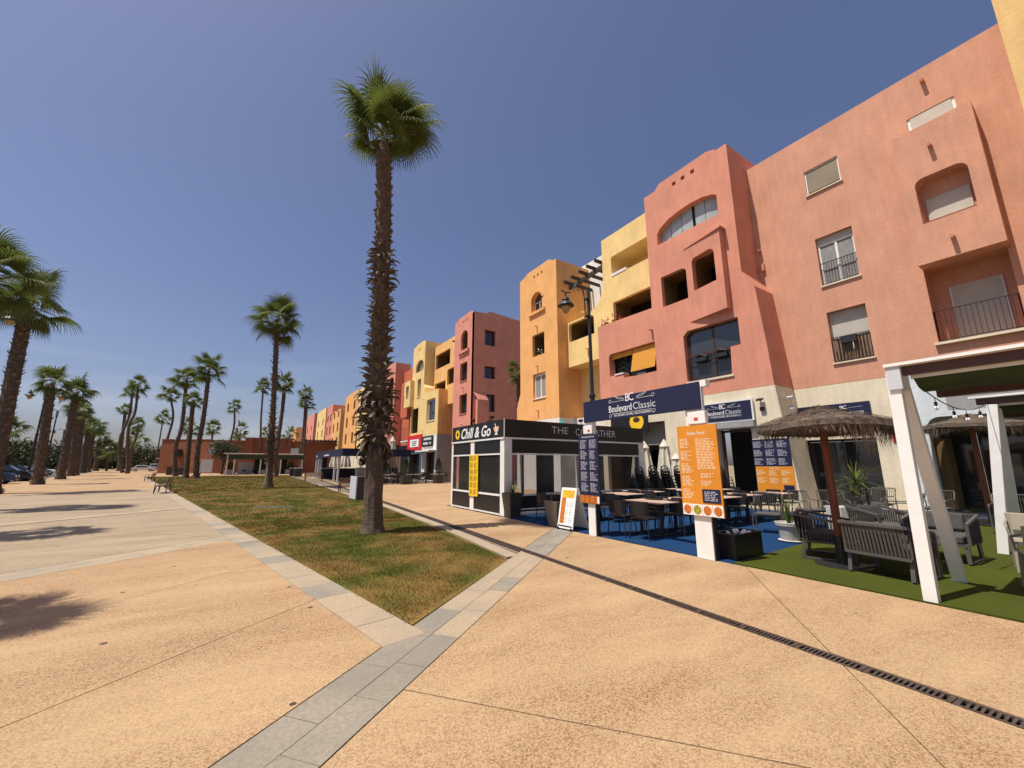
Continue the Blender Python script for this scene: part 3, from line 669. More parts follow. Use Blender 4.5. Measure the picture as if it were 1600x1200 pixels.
# ---- orange tower
def tower(th, y0, y1, top, col, base='white', flare=0, zb=4.5, F=16.0, back=4.2, holes=(), dots=True, side=None):
    mF = MAPX(F)
    o = [(y0, zb), (y0, top), (y0+.3, top), (y0+.75, top+.28), (y1-1.0, top+.28), (y1-.6, top+.1), (y1, top), (y1, 6.6), (y1+flare, 5.6), (y1+flare, zb)]
    hs = list(holes)
    if dots: hs += [(rect(y1-c, y1-c+.17, top-.42, top-.2), .3, 1) for c in (1.9, 2.35, 2.8)]
    mb = MB()
    if side: 
        facade(mb, mF, o, hs, 1.0); facade(mb, MAPY(y0-.004), [(F, zb), (F+back, zb), (F+back, top+.05), (F+1.6, top+.32), (F+1.2, top+.05), (F, top)], side, .4)
        mb.box(F+1.01, F+back-.02, y0+.46, y1-.01, zb, top)
    else: facade(mb, mF, o, hs, back)
    mb.build('wall', col, th)
    mb = MB(); mb.box(F+.004, F+back, y0+.004, y1+flare, 0, zb-.002); mb.build('ground_floor_wall', base, th)
    return th
B3 = thing('apartment_building', 'bright orange tower with small arched top window, between the yellow block and the alley', 'building', (16, 21.5, 0))
tower(B3, 19.3, 23.6, 15.22, 'orange', 'white', .45, holes=[(arch(20.9, 22.1, 12.24, 13.1, .5), .35), (rr(20.7, 22.08, 8.96, 10.52, .08, .15), 1.0, 1), (rect(20.64, 22.04, 5.98, 7.7), .25)], back=3)
g = MB(); A = arch(20.9, 22.1, 12.24, 13.1, .5); Bq = arch(20.72, 22.28, 12.18, 13.1, .68)
for i in range(1, len(A)): g.add([(F-.05, *A[i-1]), (F-.05, *A[i]), (F-.05, *Bq[i]), (F-.05, *Bq[i-1]), (F, *Bq[i-1]), (F, *Bq[i])], [(0, 1, 2, 3), (3, 2, 5, 4)]) if i > 1 else None
g.box(F-.14, F, 20.55, 22.4, 12.0, 12.18); g.build('arch_surround', 'orange', B3)
w_ = window(B3, mF, 20.92, 22.08, 12.24, 13.0, .33, panes=2, sill=False); g = MB(); facade(g, MAPX(F+.3), arch(20.95, 22.05, 13.0, 13.05, .5), [], .02); g.build('fanlight', 'skyglass', B3)
window(B3, mF, 20.64, 22.04, 5.98, 7.66, .22, panes=2, style='curtain', fw=.1)
g = MB()
random.seed(5)
for k in range(90):
    p = Vector((F+.25+random.uniform(-.15, .15), 21.2+random.uniform(-.5, .6), 9.0+random.random()*.55)); d = Vector([random.uniform(-1, 1) for _ in range(3)])*.07; e = d.cross(Vector((0, .3, 1))); g.cur = 1 if random.random() < .3 else 0; g.add([p-d, p+e, p+d, p-e], [(0, 1, 2, 3)])
g.build('balcony_plants', ['leaf', 'gravel'], B3)
for b in (11.1, 8.25, 5.2): spout(B3, mF, 21.5, b, 'orange')
g = MB(); g.box(F-.02, F-.003, 19.0, 19.3, 3.6, 4.3); g.build('teal_strip', 'teal', B3)

# ---- pink tower with dark flank, beyond the alley
B4 = thing('apartment_building', 'rose pink tower with a broad shaded flank, left of the orange tower', 'building', (16, 33, 0))
tower(B4, 31.0, 35.15, 15.35, 'rose', 'rose', 0, back=5.0, holes=[(arch(32.3, 33.7, 12.2, 13.5, .6), .8, 1), (rr(32.25, 33.75, 9.2, 10.95, .05, .2), .6, 1), (rect(32.2, 33.72, 6.15, 7.95), .6, 1)],
      side=[(rect(17.1, 18.25, 12.35, 13.85), .45, 1), (rect(17.1, 18.25, 9.25, 10.4), .45, 1), (rect(17.36, 18.25, 6.25, 7.82), .45, 1)])
g = MB(); g.box(F-.2, F, 31.9, 34.0, 11.85, 12.1); g.build('sill', 'rose', B4)
g = MB(); g.add([(F, 31.0, 7.86), (F+1.15, 31.0, 7.86), (F+1.35, 30.6, 7.2), (F+.25, 30.6, 7.2)], [(0, 1, 2, 3)]); g.box(F+.25, F+1.37, 30.6, 30.99, 4.5, 7.2); g.build('buttress', 'rose', B4)
for z0, z1 in ((12.35, 13.85), (9.25, 10.4), (6.25, 7.82)):
    window(B4, MAPY(31.0), 17.14, 18.22, z0, z1, .4, frame='bframe', panes=2, sill=False, fw=.06)
for z0, z1 in ((9.2, 10.9), (6.15, 7.9)): window(B4, mF, 32.27, 33.68, z0, z1, .4, frame='bframe', panes=2, sill=True, fw=.08, sillmat='rose')
for b in (11.6, 8.6, 5.2): spout(B4, mF, 33, b, 'rose')

# ---- pale orange loggias
B5 = thing('apartment_building', 'pale orange block with stepped open loggias, between the pink tower and the yellow tower', 'building', (17, 38, 0))
mb = MB(); facade(mb, MAPX(17), [(35.16, 7.8), (35.16, 12.6), (37.3, 12.6), (37.3, 14.95), (42.6, 14.95), (42.6, 4.5), (38.9, 4.5), (38.9, 7.8)],
   [(rect(38.4, 42.4, 12.2, 13.9), 1.5, 1), (rect(39.4, 42.4, 9.5, 10.6), 1.5, 1), (rr(37.3, 39.0, 9.9, 11.6, .1, .1), 1.2, 1)], 3); mb.build('wall', 'midorange', B5)
pg = MB()
for k in range(3): pg.bar((16.6, 35.6+k*.7, 14.2), (19, 35.6+k*.7, 14.2), .14)
pg.bar((17.2, 35.2, 14.1), (17.2, 37.3, 14.1), .16); pg.build('pergola', 'wood', B5)
mb = MB(); mb.box(19.5, 20, 35.2, 38.8, 0, 14.9); mb.box(17.8, 20, 38.81, 38.95, 0, 7.7); mb.build('recessed_wall', 'midorange', B5)
for a, b in ((36.6, 11.9), (36.5, 8.9)): spout(B5, MAPX(17), a, b, 'midorange')

# ---- yellow tower with shops
B6 = thing('apartment_building', 'pale yellow tower with rounded arched window above a red shop sign and a white one', 'building', (16, 45, 0))
mb = MB(); facade(mb, mF, [(43.2, 10.6), (43.2, 15.8), (44.0, 15.95), (45.6, 15.95), (47.2, 15.7), (47.2, 4.7), (38.9, 4.7), (38.9, 9.45), (42.6, 9.5), (42.8, 10.2)],
   [(arch(43.5, 46.2, 12.4, 12.9, .9), .5, 1), (rect(44.2, 45.3, 9.3, 11.5), .4, 1), (rect(39.6, 42.0, 6.2, 8.6), .3, 1), (rect(44.6, 47.0, 5.2, 8.1), .9, 1)]+[(rect(44.7+c, 44.88+c, 15.0, 15.3), .3, 1) for c in (0, .35, .7)], 3.5); mb.build('wall', 'yellow', B6)
mb = MB(); facade(mb, MAPX(15.5), [(46.4, 8.4), (48.6, 8.4), (48.6, 11.6), (46.4, 11.6)], [(rect(46.9, 47.9, 9.4, 11.0), .4, 1)], .5); mb.build('bay', 'yellow', B6)
window(B6, MAPX(15.5), 46.9, 47.9, 9.4, 11.0, .3, panes=1, fw=.1, sill=False); window(B6, mF, 44.2, 45.3, 9.3, 11.5, .3, panes=2, fw=.1); window(B6, mF, 39.62, 41.98, 6.2, 8.6, .28, panes=1, fw=.12)
g = MB(); facade(g, MAPX(F+.45), arch(43.5, 46.2, 12.4, 12.9, .9), [], .02); M['palewin'] = mat('pale_white_glass', (.62, .64, .64), .1, .1, 1); g.build('fanlight', 'palewin', B6)  # plain pale white glass colour, shared with the car headlights
mb = MB(); facade(mb, mF, [(38.9, 0), (42.9, 0), (42.9, 4.69), (38.9, 4.69)], [(rect(39.3, 42.0, .02, 2.9), .6, 1)], 2); mb.build('ground_floor_wall', 'white', B6)
mb = MB(); facade(mb, mF, [(42.91, 0), (47.6, 0), (47.6, 3.2), (42.91, 3.2)], [(rect(43.6, 46.9, .02, 2.8), .6, 1)], 2); M['slate'] = mat('slate_blue_paint', (.06, .08, .11), .6, .1, 3); mb.build('ground_floor_wall', 'slate', B6)
mb = MB(); mb.box(16.01, 20, 38.78, 38.89, 0, 4.7); mb.build('side_wall', 'grey', B6); mb = MB(); mb.box(16.01, 18.5, 38.76, 38.89, 4.71, 9.4); mb.build('side_wall', 'midorange', B6)
for a, b in ((43, 8.9), (43, 5.4)): spout(B6, mF, a, b, 'yellow')
for (y0, y1) in ((39.3, 42), (43.6, 46.9)): g = MB(); g.box(F+.5, F+.58, y0+.02, y1-.02, .02, 2.78); g.build('shopfront', 'dark', B6)
s = thing('shop_sign', 'bright red shop fascia with white panel on the yellow tower', 'sign', (F, 45, 3.9)); g = MB(); g.box(F-.12, F-.003, 42.95, 47.6, 3.25, 4.95); g.build('board', 'redsign', s)
g = MB(); g.box(F-.13, F-.121, 43.7, 46.6, 3.6, 4.45); g.build('panel', 'whiteprint', s); g = MB(); words(g, F-.134, 44.4, 45.8, 3.7, 4.3, 3, 0.2); g.build('print', 'dframe', s)
s = thing('shop_sign', 'black shop sign with pale lettering on white wall right of the red fascia', 'sign', (F, 41, 4)); g = MB(); g.box(F-.12, F-.003, 39.7, 42.6, 3.5, 4.62); g.build('board', 'black', s)
for i, (zc, c0, c1, mm) in enumerate(((4.32, 40.1, 42.2, 'whiteprint'), (3.85, 40.9, 42.3, 'whiteprint'), (3.85, 40.0, 40.6, 'greyprint'))):
    g = MB(); y = c1
    while y > c0: g.box(F-.125, F-.121, y-.13, y, zc-.12, zc+.12); y -= .2
    g.build('print', mm, s)
g = MB(); g.box(F-.8, F, 38.9, 42.9, 2.95, 3.1); g.build('canopy', 'white', B6)

# ---- red strip and the next pink block
B7 = thing('apartment_building', 'narrow red wing with a small balcony, between the yellow tower and the next pink block', 'building', (17, 50, 0))
mb = MB(); facade(mb, MAPX(17.2), [(47.3, 0), (54.3, 0), (54.3, 14.2), (47.3, 14.2)], [(rect(48, 49.5, 11.5, 12.6), .4, 1)], 2); mb.build('wall', 'redwall', B7)
mb = MB(); facade(mb, MAPX(16.0), [(48.7, 7.4), (51.3, 7.4), (51.3, 12.0), (48.7, 12.0)], [(rect(49.3, 50.4, 8.6, 10.3), .4, 1)], 1.2); mb.build('bay', 'redwall', B7)
railing(B7, MAPX(16.4), 48.8, 51.5, 4.6, 6.2, 0, 10); mb = MB(); mb.box(16.3, 17.2, 48.7, 51.6, 4.4, 4.55); mb.build('balcony_floor', 'white', B7)
mb = MB(); mb.box(16.6, 17.19, 47.62, 54.2, 0, 4.0); mb.build('shopfront', 'black', B7)
B8 = thing('apartment_building', 'pink block with broad arched loggia, third tower along from the alley', 'building', (16, 58, 0))
mb = MB(); facade(mb, mF, [(54.4, 4.2), (54.4, 15.6), (55.5, 15.75), (62, 15.75), (66, 15.4), (66, 4.2)],
  [(arch(55, 57.6, 12.0, 13.0, .8), .8, 1), (rect(54.9, 57.7, 8.8, 10.9), .8, 1), (rect(54.9, 57.2, 6.0, 7.6), .8, 1), (rect(59, 61.5, 8.8, 10.8), .8, 1), (rect(59, 61.5, 12, 13.8), .8, 1)], 2.1); mb.build('wall', 'pink', B8)
mb = MB(); facade(mb, mF, [(54.4, 0), (66, 0), (66, 4.19), (54.4, 4.19)], [(rect(55.4, 60, .02, 3), .6, 1)], 2); mb.build('ground_floor_wall', 'black', B8)
for z in (8.8, 12.0): railing(B8, mF, 55, 57.6, z, z+.9, .1, 8)
for a, b in ((58, 11.4), (58, 8.0)): spout(B8, mF, a, b, 'pink')
# ---- far blocks down the boulevard
def far_block(y0, y1, top, col, colname, label, style):
    t = thing('apartment_building', label, 'building', (16, (y0+y1)/2, 0)); L = y1-y0
    hs = []
    zs = ((5.6, 7.6), (8.8, 10.8), (12, 13.8))
    n = 2 if L > 5 else 1
    for zi, (a, b) in enumerate(zs):
        for k in range(n):
            c = y0+L*(k+.5)/n
            hs.append((arch(c-.8, c+.8, a, b-.6, .6) if zi == 2 else rect(c-.75, c+.75, a, b), .8, 1))
    mb = MB(); facade(mb, mF, [(y0, 4.2), (y0, top), (y0+L*.2, top+.25), (y1-L*.25, top+.25), (y1, top-.1), (y1, 4.2)], hs, 4.5, )
    mb.build('wall', col, t)
    mb = MB(); mb.box(F+.01, F+4, y0+.01, y1, 0, 4.19); mb.build('ground_floor_wall', 'cream', t)
    for h in hs:
        p = h[0]; ya = min(q[0] for q in p); yb = max(q[0] for q in p); za = min(q[1] for q in p); zb = max(q[1] for q in p)
        if style: window(t, mF, ya, yb, za, za+(zb-za)*.75, .5, frame='bframe', panes=2, sill=False, fw=.12)
    if style == 2:   # windows on the flank
        for z0, z1 in ((12, 14), (8.6, 10.4)): window(t, MAPY(y0-.12), F+1.6, F+3.2, z0, z1, .1, frame='bframe', panes=2, sill=False, fw=.12)
        mb = MB(); mb.box(F, F+1.1, y0-1.2, y0, 4.2, 7.6); mb.build('buttress', col, t)
    return t
far_block(66.1, 76.6, 15.0, 'yellow', 'yellow', 'pale yellow block partly hidden behind the big palm trunk', 0)
far_block(76.8, 88.6, 15.2, 'orange', 'orange', 'orange block with stepped bays, first to the left of the big palm trunk', 2)
far_block(93, 103.4, 13.2, 'midorange', 'orange', 'low pale orange wing beside the mauve pink far tower', 0)
far_block(103.6, 112, 15.8, 'rose', 'pink', 'mauve pink far tower with wide shaded flank', 2)
far_block(114, 130, 16.2, 'yellow', 'yellow', 'pale yellow far block between two pink ones', 1)
far_block(136.4, 156, 17.2, 'rose', 'pink', 'pink far block with two rows of small arched windows', 1)
far_block(162, 185, 15.2, 'brick', 'rust', 'rust coloured far block just right of the twin palms', 0)
far_block(190, 210, 17.0, 'orange', 'orange', 'farthest orange block at the end of the row', 1)

# ---- long low rust building across the end of the lawn
BR = thing('low_building', 'long low rust red building across the far end of the lawn', 'building', (0, 100, 0))
mb = MB()
A = [(-14.5, 105), (-12.6, 104), (-6, 99), (-.6, 97.5), (.6, 97.4), (7, 97), (7.1, 96.9), (16, 96.3)]; T = [6.6, 6.5, 6.35, 6.6, 7.0, 6.5, 6.9, 6.3]
T = [6.5, 6.45, 6.3, 6.35, 6.9, 6.4, 6.35, 6.25]
for i in range(len(A)-1):
    p, q = A[i], A[i+1]; z = T[i]; mb.add([(*p, 0), (*q, 0), (*q, z), (*p, z), (p[0], p[1]+14, z), (q[0], q[1]+14, z)], [(0, 1, 2, 3), (3, 2, 5, 4)])
mb.box(-.7, .7, 97.0, 98, 0, 7.0); mb.box(6.8, 7.6, 96.5, 97.5, 0, 6.9); mb.add([(-14.5, 105, 0), (-14.5, 119, 0), (-14.5, 119, 6.5), (-14.5, 105, 6.5)], [(0, 1, 2, 3)])
mb.build('wall', 'brick', BR)
mb = MB()
for i in range(len(A)-1):
    p, q = A[i], A[i+1]; z = T[i]; mb.add([(p[0], p[1]-.12, z), (q[0], q[1]-.12, z), (q[0], q[1]-.12, z+.12), (p[0], p[1]-.12, z+.12), (p[0], p[1]+.3, z+.12), (q[0], q[1]+.3, z+.12)], [(0, 1, 2, 3), (3, 2, 5, 4)])
mb.build('coping', 'brick', BR)
mb = MB(); mb.box(-11.6, -10.9, 102.4, 103.2, 3.2, 4.6); mb.build('opening', 'dark', BR)
mb = MB()
for x in (-6.3, 7.5): mb.box(x, x+1.4, 96, 96.9, 3.6, 5.0)
mb.build('chimney', 'bluewhite', BR)
pg = MB()
for k in range(9): pg.bar((10+k*.7, 94.0, 6.75), (10+k*.7, 99, 6.75), .2)
pg.bar((9.5, 94.3, 6.5), (16, 94.3, 6.5), .25); pg.build('roof_pergola', 'wood', BR)

# ================================================================== PALMS
M['bark'] = mat('palm_bark', (.15, .105, .075), .95, .3, 7, bump=.8, bscale=24, stretch=(1, 1, 5), col2=(.06, .042, .032))
M['barkup'] = mat('palm_boot', (.19, .11, .07), .9, .35, 4, bump=.5, col2=(.07, .045, .03))
M['bootgrey'] = mat('weathered_boot', (.20, .155, .12), .9, .35, 4, bump=.5, col2=(.06, .045, .035))
M['frond'] = mat('palm_frond', (.15, .18, .045), .6, .3, 2.5, col2=(.055, .08, .02), spec=.22)
translucent(M['frond'], (.14, .18, .035), .33)
M['fronddry'] = mat('yellowing_frond', (.20, .15, .04), .6, .3, 2.5, col2=(.10, .10, .03))
M['stalk'] = mat('frond_stalk', (.16, .16, .045), .5, .2, 4)
def frond_mesh(name, elev, pet, blade, seed, nseg=26, m='frond'):
    rng = random.Random(seed); mb = MB(); mb.cur = 0
    d = Vector((math.cos(elev), 0, math.sin(elev))); p = Vector((0, 0, 0)); pts = [p.copy()]
    n = 5
    for i in range(n):
        d = (d+Vector((0, 0, -.07))).normalized(); p = p+d*pet/n; pts.append(p.copy())
    mb.tube(pts, [.022, .02, .017, .015, .013, .012], 4, cap=False)
    mb.cur = 1; side = Vector((0, 1, 0)); nrm = d.cross(side).normalized(); hub = pts[-1]
    tiltroll = rng.uniform(-.75, .75); side = (side*math.cos(tiltroll)+nrm*math.sin(tiltroll)); nrm = d.cross(side)
    for k in range(nseg):
        a = (k/(nseg-1)-.5)*2*R(100); L = blade*(.72+.28*math.cos(a*.7))*rng.uniform(.92, 1.08)
        dr = (d*math.cos(a)+side*math.sin(a)-nrm*.12*abs(math.sin(a))).normalized(); w = blade*(1.5/nseg)
        lat = dr.cross(nrm).normalized(); q = hub.copy(); prev = None; steps = 6
        for s in range(steps+1):
            f = s/steps; ww = w*(.25+1.75*f if f < .45 else max(.02, .9-(f-.45)*1.75))
            fold = nrm*ww*.35
            row = [q-lat*ww/2, q+fold, q+lat*ww/2] if s < steps else [q, q, q]
            if prev: mb.add(prev+row, [(0, 1, 4, 3), (1, 2, 5, 4)])
            prev = row
            if f > .42: dr = (dr+Vector((0, 0, -1))*(.34+rng.random()*.34)).normalized()
            q = q+dr*L/steps
    me = mb.mesh(name, ['stalk', m]); return me
FR = {}
for ei, el in enumerate((80, 58, 36, 12, -14, -38)):
    FR[ei] = [frond_mesh('frond', R(el), (.80, .40, .62)[s], .95, 10*ei+s, 28, 'frond') for s in range(3)]
FRD = [frond_mesh('dry_frond', R(-55), .6, .7, 77, 18, 'fronddry'), frond_mesh('dry_frond', R(-30), .6, .75, 78, 18, 'fronddry')]
FL = {}
for ei, el in enumerate((78, 52, 26, 2, -24)):
    FL[ei] = [frond_mesh('frond', R(el), (.80, .45)[s], .95, 500+10*ei+s, 15, 'frond') for s in range(2)]
# a simple boot: curled wedge, root at origin, pointing +X and up
def boot_mesh(name, L, w, up, curl, m, seed):
    rng = random.Random(seed); mb = MB(); p = Vector((-.03, 0, 0)); a = up; pv = None; n = 4
    for i in range(n+1):
        f = i/n; ww = w*(1-.75*f)*rng.uniform(.9, 1.1); t = .03*(1-f)+.006
        dd = Vector((math.cos(a), 0, math.sin(a))); nn = Vector((-math.sin(a), 0, math.cos(a)))
        row = [p+Vector((0, -ww/2, 0))+nn*t, p+nn*t*.4, p+Vector((0, ww/2, 0))+nn*t, p-nn*t]
        if pv: mb.add(pv+row, [(0, 1, 5, 4), (1, 2, 6, 5), (2, 3, 7, 6), (3, 0, 4, 7)])
        pv = row; p = p+dd*L/n; a += curl*rng.uniform(.7, 1.3)
    return mb.mesh(name, m)
BT = [boot_mesh('leaf_base', .17, .16, R(58), R(-6), 'barkup', s) for s in range(2)]
BS = [boot_mesh('leaf_base', .34, .19, R(50), R(-14), 'bootgrey', s) for s in range(3)]+[boot_mesh('leaf_base', .42, .15, R(35), R(-34), 'bootgrey', s+7) for s in range(2)]
def curve_pts(pts, n):
    out = []; P = [Vector(p) for p in pts]
    P = [P[0]*2-P[1]]+P+[P[-1]*2-P[-2]]
    for i in range(1, len(P)-2):
        for k in range(n):
            t = k/n; a, b, c, d = P[i-1], P[i], P[i+1], P[i+2]
            out.append(.5*((2*b)+(c-a)*t+(2*a-5*b+4*c-d)*t*t+(3*b-a-3*c+d)*t**3))
    out.append(P[-2]); return out
def crown(root, top, dirv, scale, n, FRs, rng, spread=1.12, dead=0, bare=False):
    ks = len(FRs)
    for i in range(n):
        f = (i+.5)/n; e = min(ks-1, int(f**.9*ks)); a = i*2.39996+rng.uniform(-.3, .3)
        me = rng.choice(FRs[e]); s = spread*scale*rng.uniform(.68, 1.12)
        o = part('frond', me, root, top-root.location+Vector((math.cos(a)*.06, math.sin(a)*.06, (.28-.5*f)*scale)), (rng.uniform(-.12, .12)+dirv[1]*-.5, rng.uniform(-.12, .12)+dirv[0]*.5, a), (s, s, s))
    for i in range(dead):
        a = rng.random()*6.28; s = scale*rng.uniform(.6, .9)
        part('frond', rng.choice(FRD), root, top-root.location-Vector((0, 0, .3*scale)), (0, 0, a), (s, s, s))
def palm(label, pts, r0, r1, scale, n, boots=0, bootstyle='tight', group='palms along the promenade', name='fan_palm', ctr=None, low=True, dead=0, seed=0, bz=(0, 1), skirt=None):
    rng = random.Random(seed); r0, r1 = (r0, r1) if r0 < .24 else (r0*.66, r1*.64); base = Vector(pts[0]); root = thing(name, label, 'palm tree', base, group)
    c = curve_pts(pts, 6); tot = len(c)-1; H = c[-1].z
    rs = []
    for i, p in enumerate(c):
        f = i/tot; r = r0+(r1-r0)*min(1, f*1.25); r *= 1+.35*math.exp(-p.z/.22)
        if f > .93: r *= max(.45, 1-(f-.93)*7)
        rs.append(r)
    mb = MB(); mb.tube(c, rs, 10, rnd=.05); mb.cur = 1
    random.seed(seed)
    for k in range(boots):
        f = bz[0]+(bz[1]-bz[0])*(k+.5)/boots; i = min(tot-1, int(f*tot)); t = f*tot-i; p = c[i].lerp(c[i+1], t); r = rs[i]*.96; a = k*2.39996+rng.uniform(-.2, .2)
        L = (.22 if bootstyle == 'tight' else .34)*rng.uniform(.6, 1.3)*(1 if f < .97 else .7); w = .2*r/.4+.05; el = R(rng.uniform(40, 70) if bootstyle == 'tight' else rng.uniform(10, 60))
        ca, sa = math.cos(a), math.sin(a); A = p+Vector((ca*r, sa*r, 0)); T = Vector((-sa, ca, 0))
        B = A+Vector((ca*math.cos(el)*L, sa*math.cos(el)*L, math.sin(el)*L)); mid = A.lerp(B, .55)+Vector((ca*.03, sa*.03, .02))
        mb.add([A-T*w/2, A+T*w/2, mid+T*w*.38, mid-T*w*.38, B, A+Vector((0, 0, -.1))-Vector((ca, sa, 0))*.03], [(0, 1, 2, 3), (3, 2, 4), (0, 5, 1), (0, 3, 5), (1, 5, 2)])
    mb.build('trunk', ['bark', 'bootgrey'], root)
    d = (c[-1]-c[-3]).normalized()
    crown(root, c[-1], (d.x, d.y), scale, n, FL if low else FR, rng, dead=dead, spread=1.22 if low else 1.40)
    return root, c, rs
# the big palm in front
rng = random.Random(11)
root, c, rs = palm('tall shaggy palm at the near end of the lawn, its crown highest in the picture', [(2.72, 10.42, 0), (2.69, 10.43, 1.08), (2.63, 10.44, 2.98), (2.6, 10.45, 5.4), (2.47, 10.48, 8.8), (2.36, 10.51, 10.9)], .225, .20, .88, 0, low=False, seed=5)
Hm = 10.35
def at_z(z):
    for i in range(len(c)-1):
        if c[i+1].z >= z: t = (z-c[i].z)/max(1e-6, c[i+1].z-c[i].z); return c[i].lerp(c[i+1], t), rs[i]
    return c[-1], rs[-1]
zz = [1.95+1.5*(i/84) for i in range(84)]+[3.45+2.9*(i/96) for i in range(96)]+[6.35+1.1*(i/30) for i in range(30)]+[7.45+2.85*(i/88) for i in range(88)]
def boot_at(k, z, extra=False):
    p, r = at_z(z); a = k*2.39996+rng.uniform(-.3, .3)
    if z < 3.45: me = rng.choice(BS); s = rng.uniform(.85, 1.45); tilt = rng.uniform(-.7, .7) if z > 2.3 else rng.uniform(.5, 1.7)
    elif z < 6.35: me = rng.choice(BS[:3] if rng.random() < .8 else BS); s = rng.uniform(.6, 1.1)*(1.15-.12*(z-3.45)); tilt = rng.uniform(-.55, .25)
    elif z < 7.45: me = rng.choice(BS); s = rng.uniform(.5, 1.05); tilt = rng.uniform(-.6, .7)
    else: me = rng.choice(BT); s = rng.uniform(.75, 1.15); tilt = rng.uniform(-.25, .15)
    return me, p-root.location+Vector((math.cos(a)*r*.9, math.sin(a)*r*.9, 0)), (rng.uniform(-.3, .3), tilt, a), (s, s*rng.uniform(.9, 1.3), s)
for k, z in enumerate(zz):
    me, l_, ro, s_ = boot_at(k, z); part('leaf_base', me, root, l_, ro, s_)
from mathutils import Euler
mb = MB()
for k in range(620):
    z = 1.98+8.3*k/620; me, l_, ro, s_ = boot_at(k*1.37+.5, z); mx = Matrix.LocRotScale(l_+root.location, Euler(ro), Vector(s_)*.9)
    mb.cur = 0 if z < 7.4 else 1; mb.add([mx@v.co for v in me.vertices], [tuple(p.vertices) for p in me.polygons])
o = mb.build('dead_leaf_bases', ['bootgrey', 'barkup'], root); o['kind'] = 'stuff'
# its crown: fronds placed one by one, two standing tall
top = c[-1]+Vector((0, 0, .26))-root.location
VL = math.atan2(.545, -.84)     # azimuth that reads as left in the photo
spec = [(0, .2, 1.15), (0, 2.2, 1.25), (0, 4.0, 1.0), (0, VL+.1, 1.55), (1, VL-.05, 1.35), (1, VL+.35, 1.25), (1, VL-.5, 1.0), (1, .9, 1.0), (1, VL+3.1, 1.1), (1, -1.2, 1.0), (1, VL+2.5, 1.05), (2, VL+3.3, 1.15), (2, VL+2.8, 1.1), (2, VL+3.7, 1.0), (2, -1.9, 1.0), (2, 1.4, 1.0), (2, VL-.2, .9), (2, VL+.5, .9), (2, -.8, 1.0),
        (3, VL+3.2, 1.05), (3, VL+2.8, 1.0), (3, VL+.1, .85), (3, VL-.5, .8), (3, -1.5, .85), (3, 1.3, .9), (3, .6, .9), (3, VL+3.8, .9), (0, 1.0, .7), (2, 4.0, .6), (0, 3.1, .8), (1, -1.8, .75), (2, -1.35, .62), (2, -2.2, .6), (3, -1.8, .55), (3, -.9, .5), (3, -2.6, .55), (0, -1.6, .75)]
for e, a, s in spec:
    s *= 1.02; part('frond', rng.choice(FR[e]), root, top+Vector((math.cos(a)*.07, math.sin(a)*.07, -.03*e)), (rng.uniform(-.08, .08), rng.uniform(-.08, .08), a+rng.uniform(-.1, .1)), (s, s, s))
for a in (VL+.2, VL-.3): part('frond', FRD[0], root, top+Vector((0, 0, -.2)), (0, 0, a), (.5, .5, .5))

LR = 'palms in the row beside the car park'
def q3(b, t, m=None):
    b = Vector((b[0], b[1], 0)); t = Vector(t); return [b, b.lerp(t, .33)+Vector((0, 0, 0)) if m is None else Vector(m), b.lerp(t, .7), t]
palm('stout palm nearest the camera in the car park row, trunk cut by the left edge', q3((-11.91, 35.37), (-12.18, 35.28, 11.1)), .56, .47, 1.18, 26, 210, group=LR, seed=21, low=False)
palm('palm at the left edge whose crown overlaps the stout palm, trunk outside the frame', q3((-8.75, 22.96), (-8.97, 22.87, 8.6)), .5, .42, .95, 26, 60, group=LR, seed=22, low=False)
palm('palm of the car park row close on the camera side, wholly left of the frame', q3((-8.1, 15.2), (-8.2, 15.2, 10.0)), .5, .42, .8, 26, 40, group=LR, seed=61)
palm('first palm of the car park row, wholly left of the frame', q3((-6.9, 7.4), (-7.0, 7.4, 10.3)), .5, .42, .85, 26, 40, group=LR, seed=62)
palm('palm standing just right of the double street lamp in the car park row', q3((-14.42, 50.32), (-14.86, 50.19, 8.5)), .5, .44, .92, 22, 170, group=LR, seed=23)
palm('third visible palm of the car park row, leaning right behind the lamp palm', q3((-17.39, 66.55), (-17.58, 66.5, 9.9)), .55, .48, 1.15, 22, 150, group=LR, seed=24)
palm('fourth visible palm of the car park row, crown just under its neighbour', q3((-21.11, 84.47), (-21.62, 84.34, 9.5)), .6, .5, 1.15, 20, 130, group=LR, seed=25)
palm('thick bare topped palm close behind the fourth palm of the car park row', q3((-21.81, 89.14), (-22.3, 89, 9.9)), .6, .5, .9, 14, 100, group=LR, seed=26)
palm('fifth palm of the car park row, left of a close pair', q3((-27.44, 116.3), (-27.85, 116.2, 9.08)), .75, .62, 1.5, 20, 90, group=LR, seed=27)
palm('sixth palm of the car park row, right of a close pair', q3((-28.93, 125.64), (-29.34, 125.55, 9.44)), .75, .62, 1.5, 18, 90, group=LR, seed=28)
palm('last small palm at the far end of the car park row', q3((-33.23, 150.4), (-33.54, 150.33, 8.5)), .85, .7, 1.6, 18, 80, group=LR, seed=29)
CR = 'palms in the far cluster'
palm('leftmost leaning palm of the far cluster, its trunk thick with dead leaves', q3((-28.07, 147.06), (-28.92, 146.9, 16.0)), .65, .5, 1.3, 18, 70, group=CR, seed=31)
palm('tall thin palm in the far cluster, second tallest crown', q3((-20.75, 111.97), (-21.5, 111.83, 16.6), (-22.0, 111.8, 6)), .42, .3, 1.15, 20, 40, group=CR, seed=32)
palm('tallest palm of the far cluster with bent slender trunk', q3((-18.43, 103.3), (-19.14, 103.17, 16.4), (-19.4, 103.2, 8.2)), .42, .3, 1.25, 20, 40, group=CR, seed=33)
